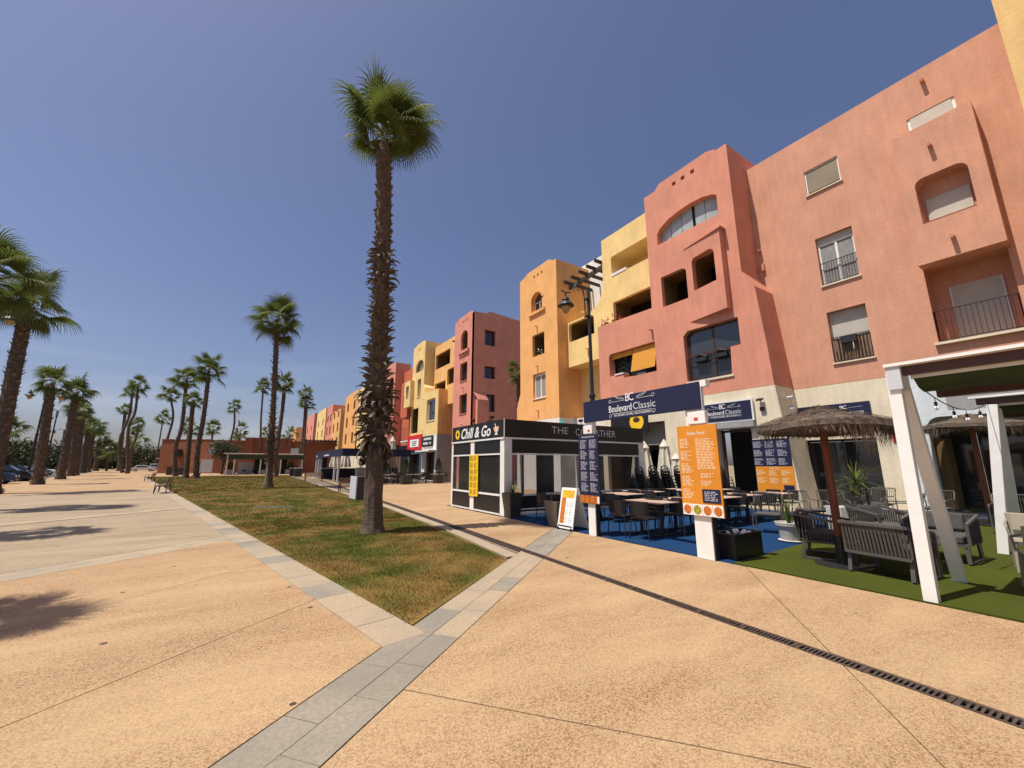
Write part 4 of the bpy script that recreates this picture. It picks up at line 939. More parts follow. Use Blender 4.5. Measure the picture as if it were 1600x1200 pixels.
palm('low crowned palm on the right of the far cluster', q3((-25.25, 145.23), (-25.53, 145.18, 12.3), (-26.2, 145.2, 5)), .5, .35, 1.3, 18, 20, group=CR, seed=34)
LP = 'palms around the far lawn'
palm('slender palm with kinked trunk standing before the left corner of the rust building', [(-14.81, 116.51, 0), (-15.3, 116.48, 6), (-14.9, 116.48, 12), (-16.0, 116.36, 16.7)], .45, .3, 1.45, 20, 30, group=LP, seed=35)
palm('left palm of the trio in front of the rust building, with a golden crown base', [(-8.42, 76.26, 0), (-8.9, 76.25, 4), (-8.6, 76.24, 7.2), (-8.89, 76.21, 14.2)], .42, .36, 1.3, 24, 110, 'shag', group=LP, seed=36, dead=8)
palm('middle palm of the trio in front of the rust building, shortest and darkest', q3((-6.11, 64.56), (-6.56, 64.52, 9.7)), .42, .36, .85, 18, 70, group=LP, seed=37, dead=3)
palm('right palm of the trio in front of the rust building, leaning with a wide crown', [(-5.05, 63.87, 0), (-5.3, 63.86, 3.5), (-5.2, 63.86, 7.5), (-5.35, 63.85, 13.6)], .46, .36, 1.28, 24, 120, 'shag', group=LP, seed=38)
palm('small leaning palm whose trunk rises behind the green canopy', [(-3.6, 100.87, 0), (-3.41, 100.88, 4.8), (-3.0, 100.89, 9.5), (-3.33, 100.88, 13.2)], .34, .26, .95, 18, 30, group=LP, seed=39)
palm('straight palm in mid lawn with a wooden stake at its foot', [(1.48, 34.34, 0), (1.36, 34.35, 2.5), (1.25, 34.35, 5.0), (.82, 34.37, 12.5)], .40, .27, 1.12, 30, 190, 'shag', group=LP, seed=40, low=False, bz=(.2, 1))
palm('slender palm just right of the mid lawn palm', q3((3.54, 64.75), (3.37, 64.76, 12.8), (3.3, 64.75, 3)), .42, .36, 1.12, 24, 90, group=LP, seed=41)
palm('thin palm behind and left of the mid lawn palm', [(2.22, 97.1, 0), (1.9, 97.1, 6), (1.49, 97.12, 11.2), (1.23, 97.12, 17.4)], .34, .26, 1.15, 20, 30, group=LP, seed=42)
palm('left palm of the twin pair before the far orange block, higher crown', q3((9.24, 92.56), (8.83, 92.6, 16.0)), .36, .26, 1.1, 20, 20, 'shag', group=LP, seed=43)
palm('right palm of the twin pair before the far orange block, lower crown', q3((9.56, 92.35), (9.21, 92.39, 14.1)), .36, .3, 1.1, 20, 60, 'shag', group=LP, seed=44)
palm('palm growing in the alley between the rose tower and the orange tower', q3((18.3, 27.0), (18.15, 27.0, 8.9)), .36, .32, .72, 24, 90, 'shag', group=LP, seed=45, low=False)

# far trees: low dark belt, palm heads over the roof, round trees
M['tree1'] = mat('dark_tree_leaf', (.04, .052, .02), .8, .3, 3); M['tree2'] = mat('olive_tree_leaf', (.075, .085, .03), .8, .3, 3)
def leafy(name, label, cat, c, r, n, ls, mats=('tree1', 'tree2'), trunk=None, group=None, seed=1, tname='crown'):
    rng = random.Random(seed); t = thing(name, label, cat, (c[0], c[1], 0), group); mb = MB()
    cl = [(Vector((rng.uniform(-1, 1), rng.uniform(-1, 1), rng.uniform(-.8, 1))), rng.uniform(.3, .55)) for _ in range(9)]
    for i in range(n):
        q, s = rng.choice(cl); v = Vector([rng.gauss(0, .5) for _ in range(3)]); p = Vector((c[0]+(q.x*.62+v.x*s)*r[0], c[1]+(q.y*.62+v.y*s)*r[1], c[2]+(q.z*.6+v.z*s)*r[2]))
        d = Vector([rng.uniform(-1, 1) for _ in range(3)]).normalized()*ls*rng.uniform(.6, 1.3); e = d.cross(Vector([rng.uniform(-1, 1) for _ in range(3)])).normalized()*ls*.5
        mb.cur = 0 if rng.random() < .6 else 1; mb.add([p-d, p+e, p+d, p-e], [(0, 1, 2, 3)])
    mb.build(tname, list(mats), t)
    if trunk:
        mb = MB(); mb.tube([(c[0], c[1], 0), (c[0]+.05, c[1], c[2]*.6), (c[0], c[1], c[2])], [trunk, trunk*.8, trunk*.5], 7)
        for a in (0, 2.1, 4.2): mb.tube([(c[0], c[1], c[2]*.5), (c[0]+math.cos(a)*r[0]*.5, c[1]+math.sin(a)*r[1]*.5, c[2]+r[2]*.1)], [trunk*.5, trunk*.2], 5)
        mb.build('trunk', 'bark', t)
    return t
leafy('round_tree', 'round dense green tree at the left end of the green canopy', 'tree', (-3.5, 88, 3.9), (3.0, 2.4, 1.9), 2600, .16, trunk=.22, seed=3)
names = ['far left behind the dark blue car', 'behind the double lamp', 'behind the second palm', 'behind the third palm', 'between the third and fifth palms', 'just right of the last row palm', 'left of the far cluster', 'inside the far cluster', 'right of the far cluster', 'near the shaded kiosk roof', 'left of the rust building', 'behind the far white car']
k = 0
for i, (x, y, z, rx, rz) in enumerate([(-38, 90, 5, 7, 4.2), (-45, 110, 5.5, 8, 4.5), (-48, 130, 5, 8, 4.2), (-50, 150, 6, 8, 5), (-52, 175, 6, 9, 5.5), (-52, 200, 6.5, 9, 6), (-50, 215, 6.5, 9, 6), (-44, 215, 6, 8, 5.5), (-38, 215, 7, 8, 6.5), (-33, 210, 5, 7, 5), (-27, 195, 4.4, 5, 4.4), (-40, 180, 4, 6, 3.5)]):
    leafy('broadleaf_tree', 'dark low tree in the distant belt, '+names[i], 'tree', (x, y, z*.8), (rx, rx*.8, rz*.78), 1500, .45, trunk=.35, group='trees in the distant belt', seed=50+i)
tb = MB(); rng = random.Random(4)
for i in range(9000):
    t = rng.random(); x = -75+t*58; y = 235+rng.uniform(-6, 6)+t*5; z = rng.random()**.8*(6.2+2.0*math.sin(t*19)+1.2*math.sin(t*53)); d = Vector([rng.uniform(-1, 1) for _ in range(3)])*.8; e = d.cross(Vector((rng.random(), .3, 1)))*.7
    p = Vector((x, y, z)); tb.cur = rng.random() < .35; tb.add([p-d, p+e, p+d, p-e], [(0, 1, 2, 3)])
tag(tb.build('far_wood', ['tree1', 'tree2']), 'far belt of dark trees closing the view behind the promenade', 'trees', kind='stuff')
for i, (b, t_, s, where) in enumerate((((-12.5, 125), (-12.7, 125, 10.4), 1.5, 'between the kinked palm and the trio'), ((-7.6, 122), (-7.7, 122, 10.2), 1.5, 'between the left and middle palms of the trio'), ((-2.2, 125), (-2.2, 125, 9.7), 1.6, 'left of the small leaning palm'),
      ((4.2, 118), (4.2, 118, 9.4), 1.5, 'in the middle of the roof line'), ((8.6, 120), (8.6, 120, 9.3), 1.5, 'just left of the mid lawn palm trunk'), ((-30, 170), (-30, 170, 9), 2.3, 'left of the rust building, in the distance'), ((-31, 150), (-31.4, 150, 5.5), 2.2, 'low in front of the distant belt left of the rust building'),
      ((-26.3, 185), (-26.3, 185, 17.5), 1.9, 'thin and distant between cluster and rust building'), ((-34, 78), (-34, 78, 6.6), 1.5, 'behind the cars at the left edge'), ((-31, 80), (-31, 80, 6.8), 1.5, 'behind the cars, second from the left edge'), ((-30.5, 92), (-30.5, 92, 6.9), 1.5, 'behind the lamp pole over the cars'))):
    palm('short palm head seen '+where, q3(b, t_), .35, .3, s, 16, 0, group='short palms in the distance', seed=70+i)
# twin dark conifers etc. in terrace planters come with the terraces
stk = MB(); stk.obox((1.1, 33.9, .22), (.02, 0, 0), (0, .05, 0), (.16, 0, .26)); stk.bar((1.25, 34.0, .3), (1.27, 34.1, 1.9), .05)
M['plank'] = mat('pale_plank', (.55, .48, .36), .7, .1, 6)
tag(stk.build('wooden_stake', 'plank'), 'pale wooden stake leaning on the mid lawn palm', 'stake')

# ================================================================== STREET LAMPS
def lantern(mb, p, s=1):
    x, y, z = p
    mb.cur = 0
    mb.lathe([(.03*s, .42*s), (.035*s, .30*s), (.10*s, .27*s), (.12*s, .20*s), (.10*s, .17*s), (.20*s, .10*s), (.26*s, .02*s), (.27*s, 0), (.12*s, -.002*s)], 14, (x, y, z))
def glass_bulb(mb, p, s=1): mb.lathe([(.05*s, .0), (.15*s, -.01*s), (.15*s, -.08*s), (.11*s, -.18*s), (.04*s, -.25*s), (.01*s, -.26*s)], 12, p)
def lamp(label, base, h, arms, alen, s=1.0, group='street lamps'):
    t = thing('street_lamp', label, 'street lamp', (*base, 0), group); x, y = base
    mb = MB(); mb.lathe([(.16*s, 0), (.16*s, .1), (.11*s, .2), (.10*s, .9), (.12*s, .93), (.12*s, 1.0), (.085*s, 1.05), (.075*s, h*.5), (.10*s, h*.5+.02), (.10*s, h*.5+.1), (.06*s, h*.5+.13), (.05*s, h), (.05*s, h+.02)], 12, (x, y, 0)); mb.build('pole', 'iron', t)
    for k, a in enumerate(arms):
        ca, sa = math.cos(a), math.sin(a)
        P = lambda r, z: (x+ca*r, y+sa*r, h+z)
        mb = MB(); mb.tube([P(.05, -1.0), P(.13, -.85), P(.14, -.35), P(.18, .05), P(.3*alen, .24), P(.5*alen, .22), P(.62*alen, .02), P(.8*alen, -.12), P(alen, -.14), P(alen+.14, -.06)], .022*s, 6)
        for zc in (-.95, -.35): mb.lathe([(.085*s, -.03), (.095*s, 0), (.085*s, .03)], 10, (x+ca*.05, y+sa*.05, h+zc))
        mb.tube([P(.2, -.1), P(.32*alen, .06), P(.45*alen, .1), P(.5*alen, .0), P(.42*alen, -.06), P(.36*alen, 0)], .012*s, 5)
        mb.tube([P(alen, -.14), P(alen, -.22)], .02*s, 6); mb.build('arm', 'iron', t)
        mb = MB(); lantern(mb, P(alen, -.62), s*1.0); ln = mb.build('lantern', 'iron', t)
        mb = MB(); glass_bulb(mb, P(alen, -.62), s*1.0); mb.build('lamp_glass', 'lampglass', ln, smooth=True)
    return t
lamp('black street lamp with one scrolled arm rising behind the navy arch sign', (9.12, 9.33), 7.45, [math.pi*.84], .78, 1.05)
lamp('double armed street lamp at the left, beside the second palm of the car park row', (-18.53, 61.84), 9.3, [math.pi*.93, -.07*math.pi], 1.25, 1.5)
lamp('street lamp mostly hidden behind the big palm trunk', (15.4, 56.0), 10.6, [math.pi], 1.3, 1.3)
lamp('street lamp at the left edge, only its lantern in the frame', (-13.0, 33.3), 10.2, [0.0, math.pi], 1.0, 1.3)
lamp('street lamp whose lantern shows left of the leaning third palm', (-25.5, 90.5), 9.9, [math.pi*.97, 0], 1.4, 1.5)
lamp('far small double street lamp over the distant trees, left of the third palm', (-35.2, 131), 9.3, [math.pi, 0], 1.6, 1.6)
lamp('farthest street lamp right of the far cluster', (-30, 160), 10.5, [math.pi, 0], 1.6, 1.6)

# ================================================================== KIOSK
M['film'] = mat('clear_plastic_screen', (.05, .05, .05), .12, 0, spec=.6); M['film'].node_tree.nodes['Principled BSDF'].inputs['Alpha'].default_value = .36
K = thing('restaurant_kiosk', 'black and white glazed kiosk with a white script sign and a second sign', 'kiosk', (7.0, 11.28, 0))
kx0, kx1, ky0, ky1 = 7.0, 13.84, 11.28, 15.32
def kb(name, m, *bs, par=None, bevel=0):
    g = MB()
    for b in bs: g.box(*b)
    return g.build(name, m, par or K, bevel=bevel)
kb('banner', 'black', (kx0, kx0+.06, ky0, ky1, 2.5, 3.09)); kb('banner', 'black', (kx0+.062, kx1, ky0, ky0+.06, 2.5, 3.09))
kb('roof', 'dframe', (kx0+.07, kx1, ky0+.07, ky1, 2.9, 2.96)); kb('banner', 'black', (kx1-.06, kx1, ky0+.062, ky1, 2.5, 3.09)); kb('banner', 'black', (kx0+.062, kx1-.062, ky1-.06, ky1, 2.5, 3.09))
kb('corner_trim', 'white_metal', (kx0-.012, kx0+.012, ky0-.012, ky0+.012, 2.5, 3.1))
for b in ((kx0-.03, kx0+.07, ky0, ky1, 2.44, 2.495), (kx0+.07, kx1+.02, ky0-.03, ky0+.07, 2.44, 2.495), (kx0-.005, kx0+.065, ky0+.27, ky1-.12, 1.93, 1.98), (kx0-.005, kx0+.065, ky0+.27, ky1-.12, .60, .66), (kx0-.005, kx0+.065, ky0+.27, ky1-.12, 0.01, .06),
          (kx0+.31, kx1-.32, ky0-.005, ky0+.065, 1.93, 1.98), (kx0+.31, kx1-.32, ky0-.005, ky0+.065, .60, .66), (kx0+.31, kx1-.32, ky0-.005, ky0+.065, .16, .2), (kx0+.31, kx1-.32, ky0-.05, ky0+.065, 0.01, .09)): kb('rail', 'white_metal', b)
for b in ((kx0, kx0+.3, ky0, ky0+.26, 0, 2.44), (kx0, kx0+.16, ky1-.12, ky1, 0, 2.44), (kx0-.004, kx0+.16, 13.37, 13.66, 0, 2.44), (kx1-.3, kx1, ky0, ky0+.26, 0, 2.44), (kx1-.2, kx1, ky1-.2, ky1, 0, 2.44), (10.3, 10.42, ky1-.2, ky1, 0, 2.44)): kb('post', 'white_metal', b)
kb('grooves', 'greyprint', *[(kx0+.05+.07*i, kx0+.056+.07*i, ky0-.003, ky0-.001, .02, 2.42) for i in range(4)])
for y0, y1 in ((ky0+.27, 13.36), (13.67, ky1-.13)):
    kb('valance', 'black', (kx0+.01, kx0+.05, y0, y1, 1.985, 2.435)); kb('lower_panel', 'black', (kx0+.01, kx0+.05, y0, y1, .065, .595)); kb('clear_screen', 'film', (kx0+.025, kx0+.031, y0, y1, .665, 1.925))
    for yy in (y0, y1-.12): kb('screen_edge', 'black', (kx0+.032, kx0+.04, yy, yy+.12, .665, 1.925))
kb('valance', 'black', (kx0+.32, kx1-.33, ky0+.01, ky0+.05, 1.985, 2.435)); kb('lower_panel', 'black', (kx0+.32, kx1-.33, ky0+.01, ky0+.05, .205, .595)); kb('clear_screen', 'film', (kx0+.32, kx1-.33, ky0+.025, ky0+.031, .665, 1.925))
kb('rear_wall', 'dframe', (kx0+.3, 9.6, ky1-.1, ky1-.06, .05, 2.4), (11.2, 12.2, ky1-.1, ky1-.06, .05, 2.4)); kb('floor', 'mat', (kx0+.07, kx1, ky0+.07, ky1-.05, .0, .02))
text('sign_letters', 'Chill & Go', K, 'whiteprint', (kx0-.004, 13.33, 2.78), 2.3, .40, shear=.28, bold=.02)
text('sign_letters', 'THE', K, 'greyprint', (9.36, ky0-.004, 2.82), .76, .24, face='-y'); text('sign_letters', 'CODFATHER', K, 'greyprint', (11.15, ky0-.004, 2.79), 2.1, .26, face='-y')
g = MB(); n = 24; g.add([(kx0-.004, 14.83+.19*math.cos(2*math.pi*i/n), 2.78+.19*math.sin(2*math.pi*i/n)) for i in range(n)], [tuple(range(n))]); g.build('round_logo', 'yellowboard', K)
g = MB(); g.box(kx0-.007, kx0-.005, 14.78, 14.88, 2.70, 2.86); g.box(kx0-.007, kx0-.005, 14.74, 14.92, 2.76, 2.80); g.build('logo_mark', 'black', K)
M['peach'] = mat('peach_print', (.8, .45, .25), .5, 0)
g = MB()
g.add([(kx0-.005, 11.98, 2.86), (kx0-.005, 11.62, 2.88), (kx0-.005, 11.66, 2.74), (kx0-.005, 11.78, 2.62), (kx0-.005, 11.92, 2.72)], [(0, 1, 2, 3, 4)]); g.build('drink_logo', 'peach', K)
g = MB(); g.add([(kx0-.008, 11.90, 2.98), (kx0-.008, 11.86, 2.99), (kx0-.008, 11.72, 2.72), (kx0-.008, 11.77, 2.70)], [(0, 1, 2, 3)]); g.add([(kx0-.008, 11.92, 2.60), (kx0-.008, 11.68, 2.60), (kx0-.008, 11.78, 2.68)], [(0, 1, 2)]); g.build('drink_logo', 'whiteprint', K)
yb = thing('menu_board', 'narrow yellow menu board hung on the white post of the kiosk', 'menu board', (6.95, 13.3, .5)); g = MB(); g.box(6.955, 6.985, 13.0, 13.66, .50, 1.96); g.build('board', 'yellowboard', yb)
g = MB()
for r_ in range(6):
    for c_ in (13.06, 13.36): words(g, 6.953, c_, c_+.24, .56+r_*.235, .74+r_*.235, 5)
g.build('print', 'bframe', yb)
# spotlights and black speaker boxes on kiosk roof
for i, (x, y) in enumerate(((7.1, 13.6), (7.1, 12.2), (10.5, 11.36))):
    g = MB(); g.bar((x, y, 3.09), (x-.02, y+.02, 3.22), .02); g.obox((x-.05, y, 3.24), (.05, 0, .02), (0, .07, 0), (-.02, 0, .04)); tag(g.build('spotlight', 'dframe', None), 'small black spotlight on top of the kiosk, ' + ['above the script sign at left', 'above the script sign at right', 'above the grey lettering'][i], 'spotlight', 'spotlights on the kiosk')
g = MB(); g.box(7.3, 7.42, 12.75, 13.0, 3.0, 3.2); tag(g.build('roof_box', 'black', None), 'small black box on the kiosk roof above the script sign', 'box')

# ================================================================== NAVY ARCH SIGN
GT = thing('entrance_arch', 'navy restaurant name panel carried on two white posts at the terrace edge', 'sign', (6.88, 5.75, 0))
def pb(par, name, m, *bs, bevel=0):
    g = MB()
    for b in bs: g.box(*b)
    return g.build(name, m, par, bevel=bevel)
pb(GT, 'post', 'white_metal', (6.84, 6.97, 7.05, 7.28, 0, 2.62), bevel=.006); pb(GT, 'post', 'white_metal', (6.84, 6.97, 4.24, 4.56, 0, 2.62), bevel=.006)
pb(GT, 'post_edge', 'dframe', (6.86, 6.97, 7.03, 7.048, 0, 2.3), (6.86, 6.97, 4.22, 4.238, 0, 2.3))
pb(GT, 'panel', 'navy', (6.79, 6.835, 4.22, 7.27, 2.60, 3.10)); pb(GT, 'panel_frame', 'greyprint', (6.836, 6.90, 4.20, 4.24, 2.58, 3.12), (6.836, 6.90, 7.24, 7.28, 2.58, 3.1))
pb(GT, 'lamp_box', 'white_metal', (6.80, 6.93, 4.08, 4.19, 3.0, 3.12)); pb(GT, 'socket_box', 'white_metal', (6.80, 6.90, 7.02, 7.32, 2.33, 2.53), bevel=.01); pb(GT, 'socket_box', 'white_metal', (6.80, 6.90, 4.15, 4.50, 2.33, 2.56), bevel=.01)
pb(GT, 'red_mark', 'redprint', (6.797, 6.799, 7.09, 7.16, 2.37, 2.43)); pb(GT, 'red_mark', 'redprint', (6.797, 6.799, 4.29, 4.37, 2.39, 2.45))
def bc_logo(par, x, yc, zc, s, cut=None):
    """name, initials and flourishes; s = width of the name"""
    text('sign_letters', 'Boulevard', par, 'whiteprint', (x, yc+s*.235, zc), s*.50, s*.115, bold=.004)
    text('sign_letters', 'Classic', par, 'greyprint', (x, yc-s*.265, zc+.002), s*.44, s*.115)
    text('sign_letters', 'BC', par, 'whiteprint', (x, yc+s*.02, zc+s*.165), s*.17, s*.13, font_space=.72)
    text('sign_letters', 'INTERNATIONAL RESTAURANT', par, 'whiteprint', (x, yc-s*.02, zc-s*.115), s*.78, s*.045)
    g = MB()
    def line(pts, r=s*.0045): g.tube([(x-.002, yc-a*s, zc+b*s) for a, b in pts], r, 4)
    def ring(a, b, rr_): line([(a+rr_*math.cos(t*math.pi/5), b+rr_*math.sin(t*math.pi/5)) for t in range(11)])
    for k in (-1, 1):
        line([(k*.12, .12), (k*.42, .12)]); ring(k*.45, .135, .027); ring(k*.45, -.115, .027)
        line([(k*.13, .15), (k*.2, .175), (k*.26, .185), (k*.36, .225)]); line([(k*.13, .14), (k*.2, .15), (k*.27, .165), (k*.33, .2)]); line([(k*.42, -.085), (0, -.085)]) if k < 0 else line([(0, -.085), (.42, -.085)])
    g.build('flourishes', 'greyprint', par)
bc_logo(GT, 6.787, 5.80, 2.83, 1.30)
# menu boards on the posts
M['food1'] = mat('food_photo', (.80, .26, .04), .4, 0, 55, col2=(.22, .04, .01), detail=2); M['food2'] = mat('food_photo_green', (.55, .45, .05), .4, 0, 55, col2=(.08, .10, .02), detail=2)
m1 = thing('menu_board', 'navy menu board with food photos on the left post of the arch', 'menu board', (6.8, 7.17, .72)); pb(m1, 'board', 'navy', (6.80, 6.83, 6.84, 7.50, .72, 2.31))
g = MB()
for r_ in range(5):
    for c_ in (6.88, 7.19): words(g, 6.798, c_, c_+.25, .98+r_*.25, 1.19+r_*.25, 8)
g.build('print', 'lightprint', m1); text('print', 'International Food', m1, 'whiteprint', (6.798, 7.17, 2.26), .42, .04)
for k in range(4): pb(m1, 'food_photo', 'food1', (6.794, 6.799, 6.85+k*.163, 7.0+k*.163, .725, .90))
pb(m1, 'plate', 'whiteprint', (6.792, 6.7935, 6.86, 6.92, .74, .88))
m2_ = thing('menu_board', 'tall orange menu board headed Indian Food on the right post of the arch', 'menu board', (6.8, 4.35, .72)); pb(m2_, 'board', 'orangeboard', (6.80, 6.83, 3.97, 4.74, .72, 2.31))
text('print', 'Indian Food', m2_, 'whiteprint', (6.798, 4.36, 2.17), .34, .065); g = MB()
for r_ in range(5): words(g, 6.798, 4.45, 4.70, 1.0+r_*.225, 1.18+r_*.225, 7)
words(g, 6.798, 4.02, 4.38, 1.52, 2.07, 20, .25); words(g, 6.798, 4.06, 4.33, 1.37, 1.46, 4); words(g, 6.798, 4.06, 4.33, 1.24, 1.33, 4); g.build('print', 'palewords', m2_)
pb(m2_, 'price_panel', 'navy', (6.793, 6.799, 4.0, 4.33, .95, 1.18)); g = MB(); words(g, 6.791, 4.04, 4.29, .98, 1.15, 6, .2); g.build('print', 'lightprint', m2_)
for k in range(4):
    y = 3.98+k*.19; pb(m2_, 'food_photo', 'whiteprint', (6.795, 6.799, y, y+.18, .725, .915)); g = MB(); n = 14
    g.add([(6.793, y+.09+.075*math.cos(2*math.pi*i/n), .82+.08*math.sin(2*math.pi*i/n)) for i in range(n)], [tuple(range(n))]); g.build('dish', 'food2' if k == 2 else 'food1', m2_)
# wall signs
ws_ = thing('restaurant_sign', 'navy restaurant name sign with white border above the doorway', 'sign', (16, 8.9, 3.3)); pb(ws_, 'board', 'navy', (15.86, 15.93, 7.80, 9.98, 3.32, 4.04)); pb(ws_, 'border', 'white_metal', (15.88, 15.95, 7.74, 7.797, 3.26, 4.1), (15.88, 15.95, 7.8, 9.99, 3.26, 3.315), (15.88, 15.95, 7.8, 9.99, 4.045, 4.1)); bc_logo(ws_, 15.856, 8.88, 3.66, 1.45)
pb(ws_, 'bracket_box', 'grey', (15.8, 15.995, 7.75, 9.98, 3.02, 3.24))
s3 = thing('restaurant_sign', 'navy wall sign half hidden behind the thatched parasol', 'sign', (17.4, 5.5, 3.2)); pb(s3, 'board', 'navy', (17.38, 17.44, 4.72, 6.9, 3.08, 3.72)); text('sign_letters', 'BC', s3, 'whiteprint', (17.377, 5.45, 3.58), .2, .12, font_space=.75); text('sign_letters', 'INTERNATIONAL FOOD', s3, 'whiteprint', (17.377, 5.7, 3.36), 1.6, .1)
g = MB(); g.bar((17.376, 5.3, 3.55), (17.376, 4.9, 3.57), .008); g.bar((17.376, 5.6, 3.55), (17.376, 6.0, 3.57), .008); g.build('flourishes', 'greyprint', s3)
sg = thing('round_sign', 'yellow round logo on black board behind the arch sign', 'sign', (16, 12.8, 3.7)); pb(sg, 'board', 'black', (15.5, 15.56, 12.3, 14.6, 3.1, 4.1)); g = MB(); n = 22; g.add([(15.495, 12.95+.42*math.cos(2*math.pi*i/n), 3.62+.40*math.sin(2*math.pi*i/n)) for i in range(n)], [tuple(range(n))]); g.build('disc', 'yellowboard', sg)
g = MB(); g.add([(15.492, 12.95+.2*math.cos(2*math.pi*i/n), 3.72+.13*math.sin(2*math.pi*i/n)) for i in range(n)], [tuple(range(n))]); g.build('disc_mark', 'bframe', sg)
for i, (x, y, z, lab) in enumerate(((15.85, 7.45, 4.0, 'on the cream tower wall right of the name sign'), (16.6, 6.75, 4.05, 'on the shaded flank of the tower'))):
    g = MB(); g.obox((x, y, z), (.09, 0, .03), (0, .1, 0), (-.01, 0, .03)); g.bar((x+.02, y, z-.02), (x+.1, y, z-.12), .025); g.box(x+.06, x+.14, y-.07, y+.07, z-.42, z-.28); tag(g.build('floodlight', 'greyprint' if i else 'dframe', None), 'small floodlight and junction box '+lab, 'floodlight')
rs_ = thing('number_plate', 'small red and black plaque on the wall left of the white pergola', 'plaque', (17.4, 4.2, 2.4)); pb(rs_, 'plate', 'redsign', (17.42, 17.445, 4.1, 4.3, 2.32, 2.56)); pb(rs_, 'header', 'black', (17.418, 17.444, 4.1, 4.3, 2.565, 2.63))

# ================================================================== TERRACE FURNITURE
def dining_chair():
    t = thing('chair', 'x', 'chair', (0, 0, 0)); g = MB()
    pts = [(-.22, -.21), (.22, -.23), (.24, 0), (.22, .23), (-.22, .21)]; g.prism(pts, .43, .455); g.build('seat', 'rattan', t)
    g = MB(); n = 7; vs = []
    for i in range(n):
        a = R(-62+124*i/(n-1)); x = -.02-.24*math.cos(a); y = .26*math.sin(a)
        for z, o in ((.50, .0), (.80, -.04)):
            vs += [(x+o, y, z), (x+o-.018, y, z)]
    fs = []
    for i in range(n-1):
        b = i*4; fs += [(b, b+4, b+6, b+2), (b+1, b+3, b+7, b+5), (b+2, b+6, b+7, b+3), (b, b+1, b+5, b+4)]
    g.add(vs, fs); g.build('backrest', 'rattan', t)
    for sx in (-1, 1):
        for sy in (-1, 1): g = MB(); g.tube([(sx*.20, sy*.20, .44), (sx*.24, sy*.235, 0)], .013, 6); g.build('leg', 'rattan', t)
    for sy in (-1, 1): g = MB(); g.tube([(.2, sy*.235, .44), (.2, sy*.25, .64), (.02, sy*.26, .67), (-.14, sy*.24, .70)], .013, 6); g.build('armrest', 'rattan', t)
    return t
M['rattan'] = mat('charcoal_resin', (.014, .014, .015), .45, .1, 8, spec=.5)
M['tabletop'] = mat('pinkish_table_top', (.50, .36, .29), .45, .1, 2)
def dining_table():
    t = thing('table', 'x', 'table', (0, 0, 0)); g = MB(); g.box(-.40, .40, -.55, .55, .725, .75); g.build('table_top', 'tabletop', t, bevel=.005)
    for sy in (-.3, .3): g = MB(); g.tube([(0, sy, .03), (0, sy, .725)], .035, 8); g.box(-.3, .3, sy-.03, sy+.03, 0.0, .03); g.build('leg', 'rattan', t)
    return t
ch0, tb0 = dining_chair(), dining_table(); chU = tbU = False
random.seed(9)
tabs = [(8.15, 6.55, 'behind the left menu post'), (9.35, 6.45, 'behind the middle of the arch'), (9.6, 8.75, 'nearer the kiosk glass'), (11.0, 9.1, 'far along the kiosk glass'),
        (12.2, 6.7, 'just right of the orange menu'), (13.7, 6.5, 'closest to the doorway'), (12.8, 9.0, 'before the stacked chairs'), (10.9, 6.6, 'hidden by the orange menu'), (8.1, 9.3, 'beside the kiosk corner planter'), (14.2, 8.6, 'by the cream wall')]
for x, y, lab in tabs:
    place(tb0, tbU, (x, y, .01), R(random.uniform(-4, 4)), 'pinkish topped dining table '+lab, 'dining tables on the blue carpet', 'table'); tbU = True
    for j, (dx, dy, a, side) in enumerate(((-.62, -.28, 0, 'front right'), (-.62, .3, 0, 'front left'), (.62, -.28, math.pi, 'rear right'), (.62, .3, math.pi, 'rear left'))):
        place(ch0, chU, (x+dx+random.uniform(-.05, .05), y+dy+random.uniform(-.05, .05), .01), a+random.uniform(-.2, .2), 'charcoal armchair, %s seat at the table %s' % (side, lab), 'chairs on the blue carpet', 'chair'); chU = True
# stacks of chairs
g = MB()
g.box(-.22, .22, -.21, .21, .43, .45)
for sx in (-1, 1):
    for sy in (-1, 1): g.bar((sx*.2, sy*.2, .44), (sx*.23, sy*.24, 0), .02)
vs = []
prev = None
for i in range(7):
    a = math.pi*i/6; p = (-.24-.05*math.sin(a), .22*math.cos(a), .44+.42*math.sin(a)**.6)
    if prev: g.bar(prev, p, .03)
    prev = p
g.bar((-.25, -.2, .45), (-.32, -.12, .84), .02); g.bar((-.25, .2, .45), (-.32, .12, .84), .02); g.bar((-.28, -.19, .62), (-.28, .19, .62), .04, .1)
stm = g.mesh('stacked_chair', 'rattan')
nth = ['first', 'second', 'third', 'fourth', 'fifth', 'sixth', 'seventh']
for s, (x, y) in enumerate(((13.3, 10.7), (13.75, 10.4), (14.15, 10.15), (14.5, 9.8), (14.9, 9.5), (15.2, 9.2), (15.35, 8.7))):
    for k in range(7):
        o = part('stacked_chair', stm, None, (x-.045*k, y, .02+k*.115), (0, 0, R(random.uniform(-3, 3)))); tag(o, 'black chair, %s from the ground in the %s stack from the left' % (nth[k], nth[s]), 'chair', 'stacked black chairs')
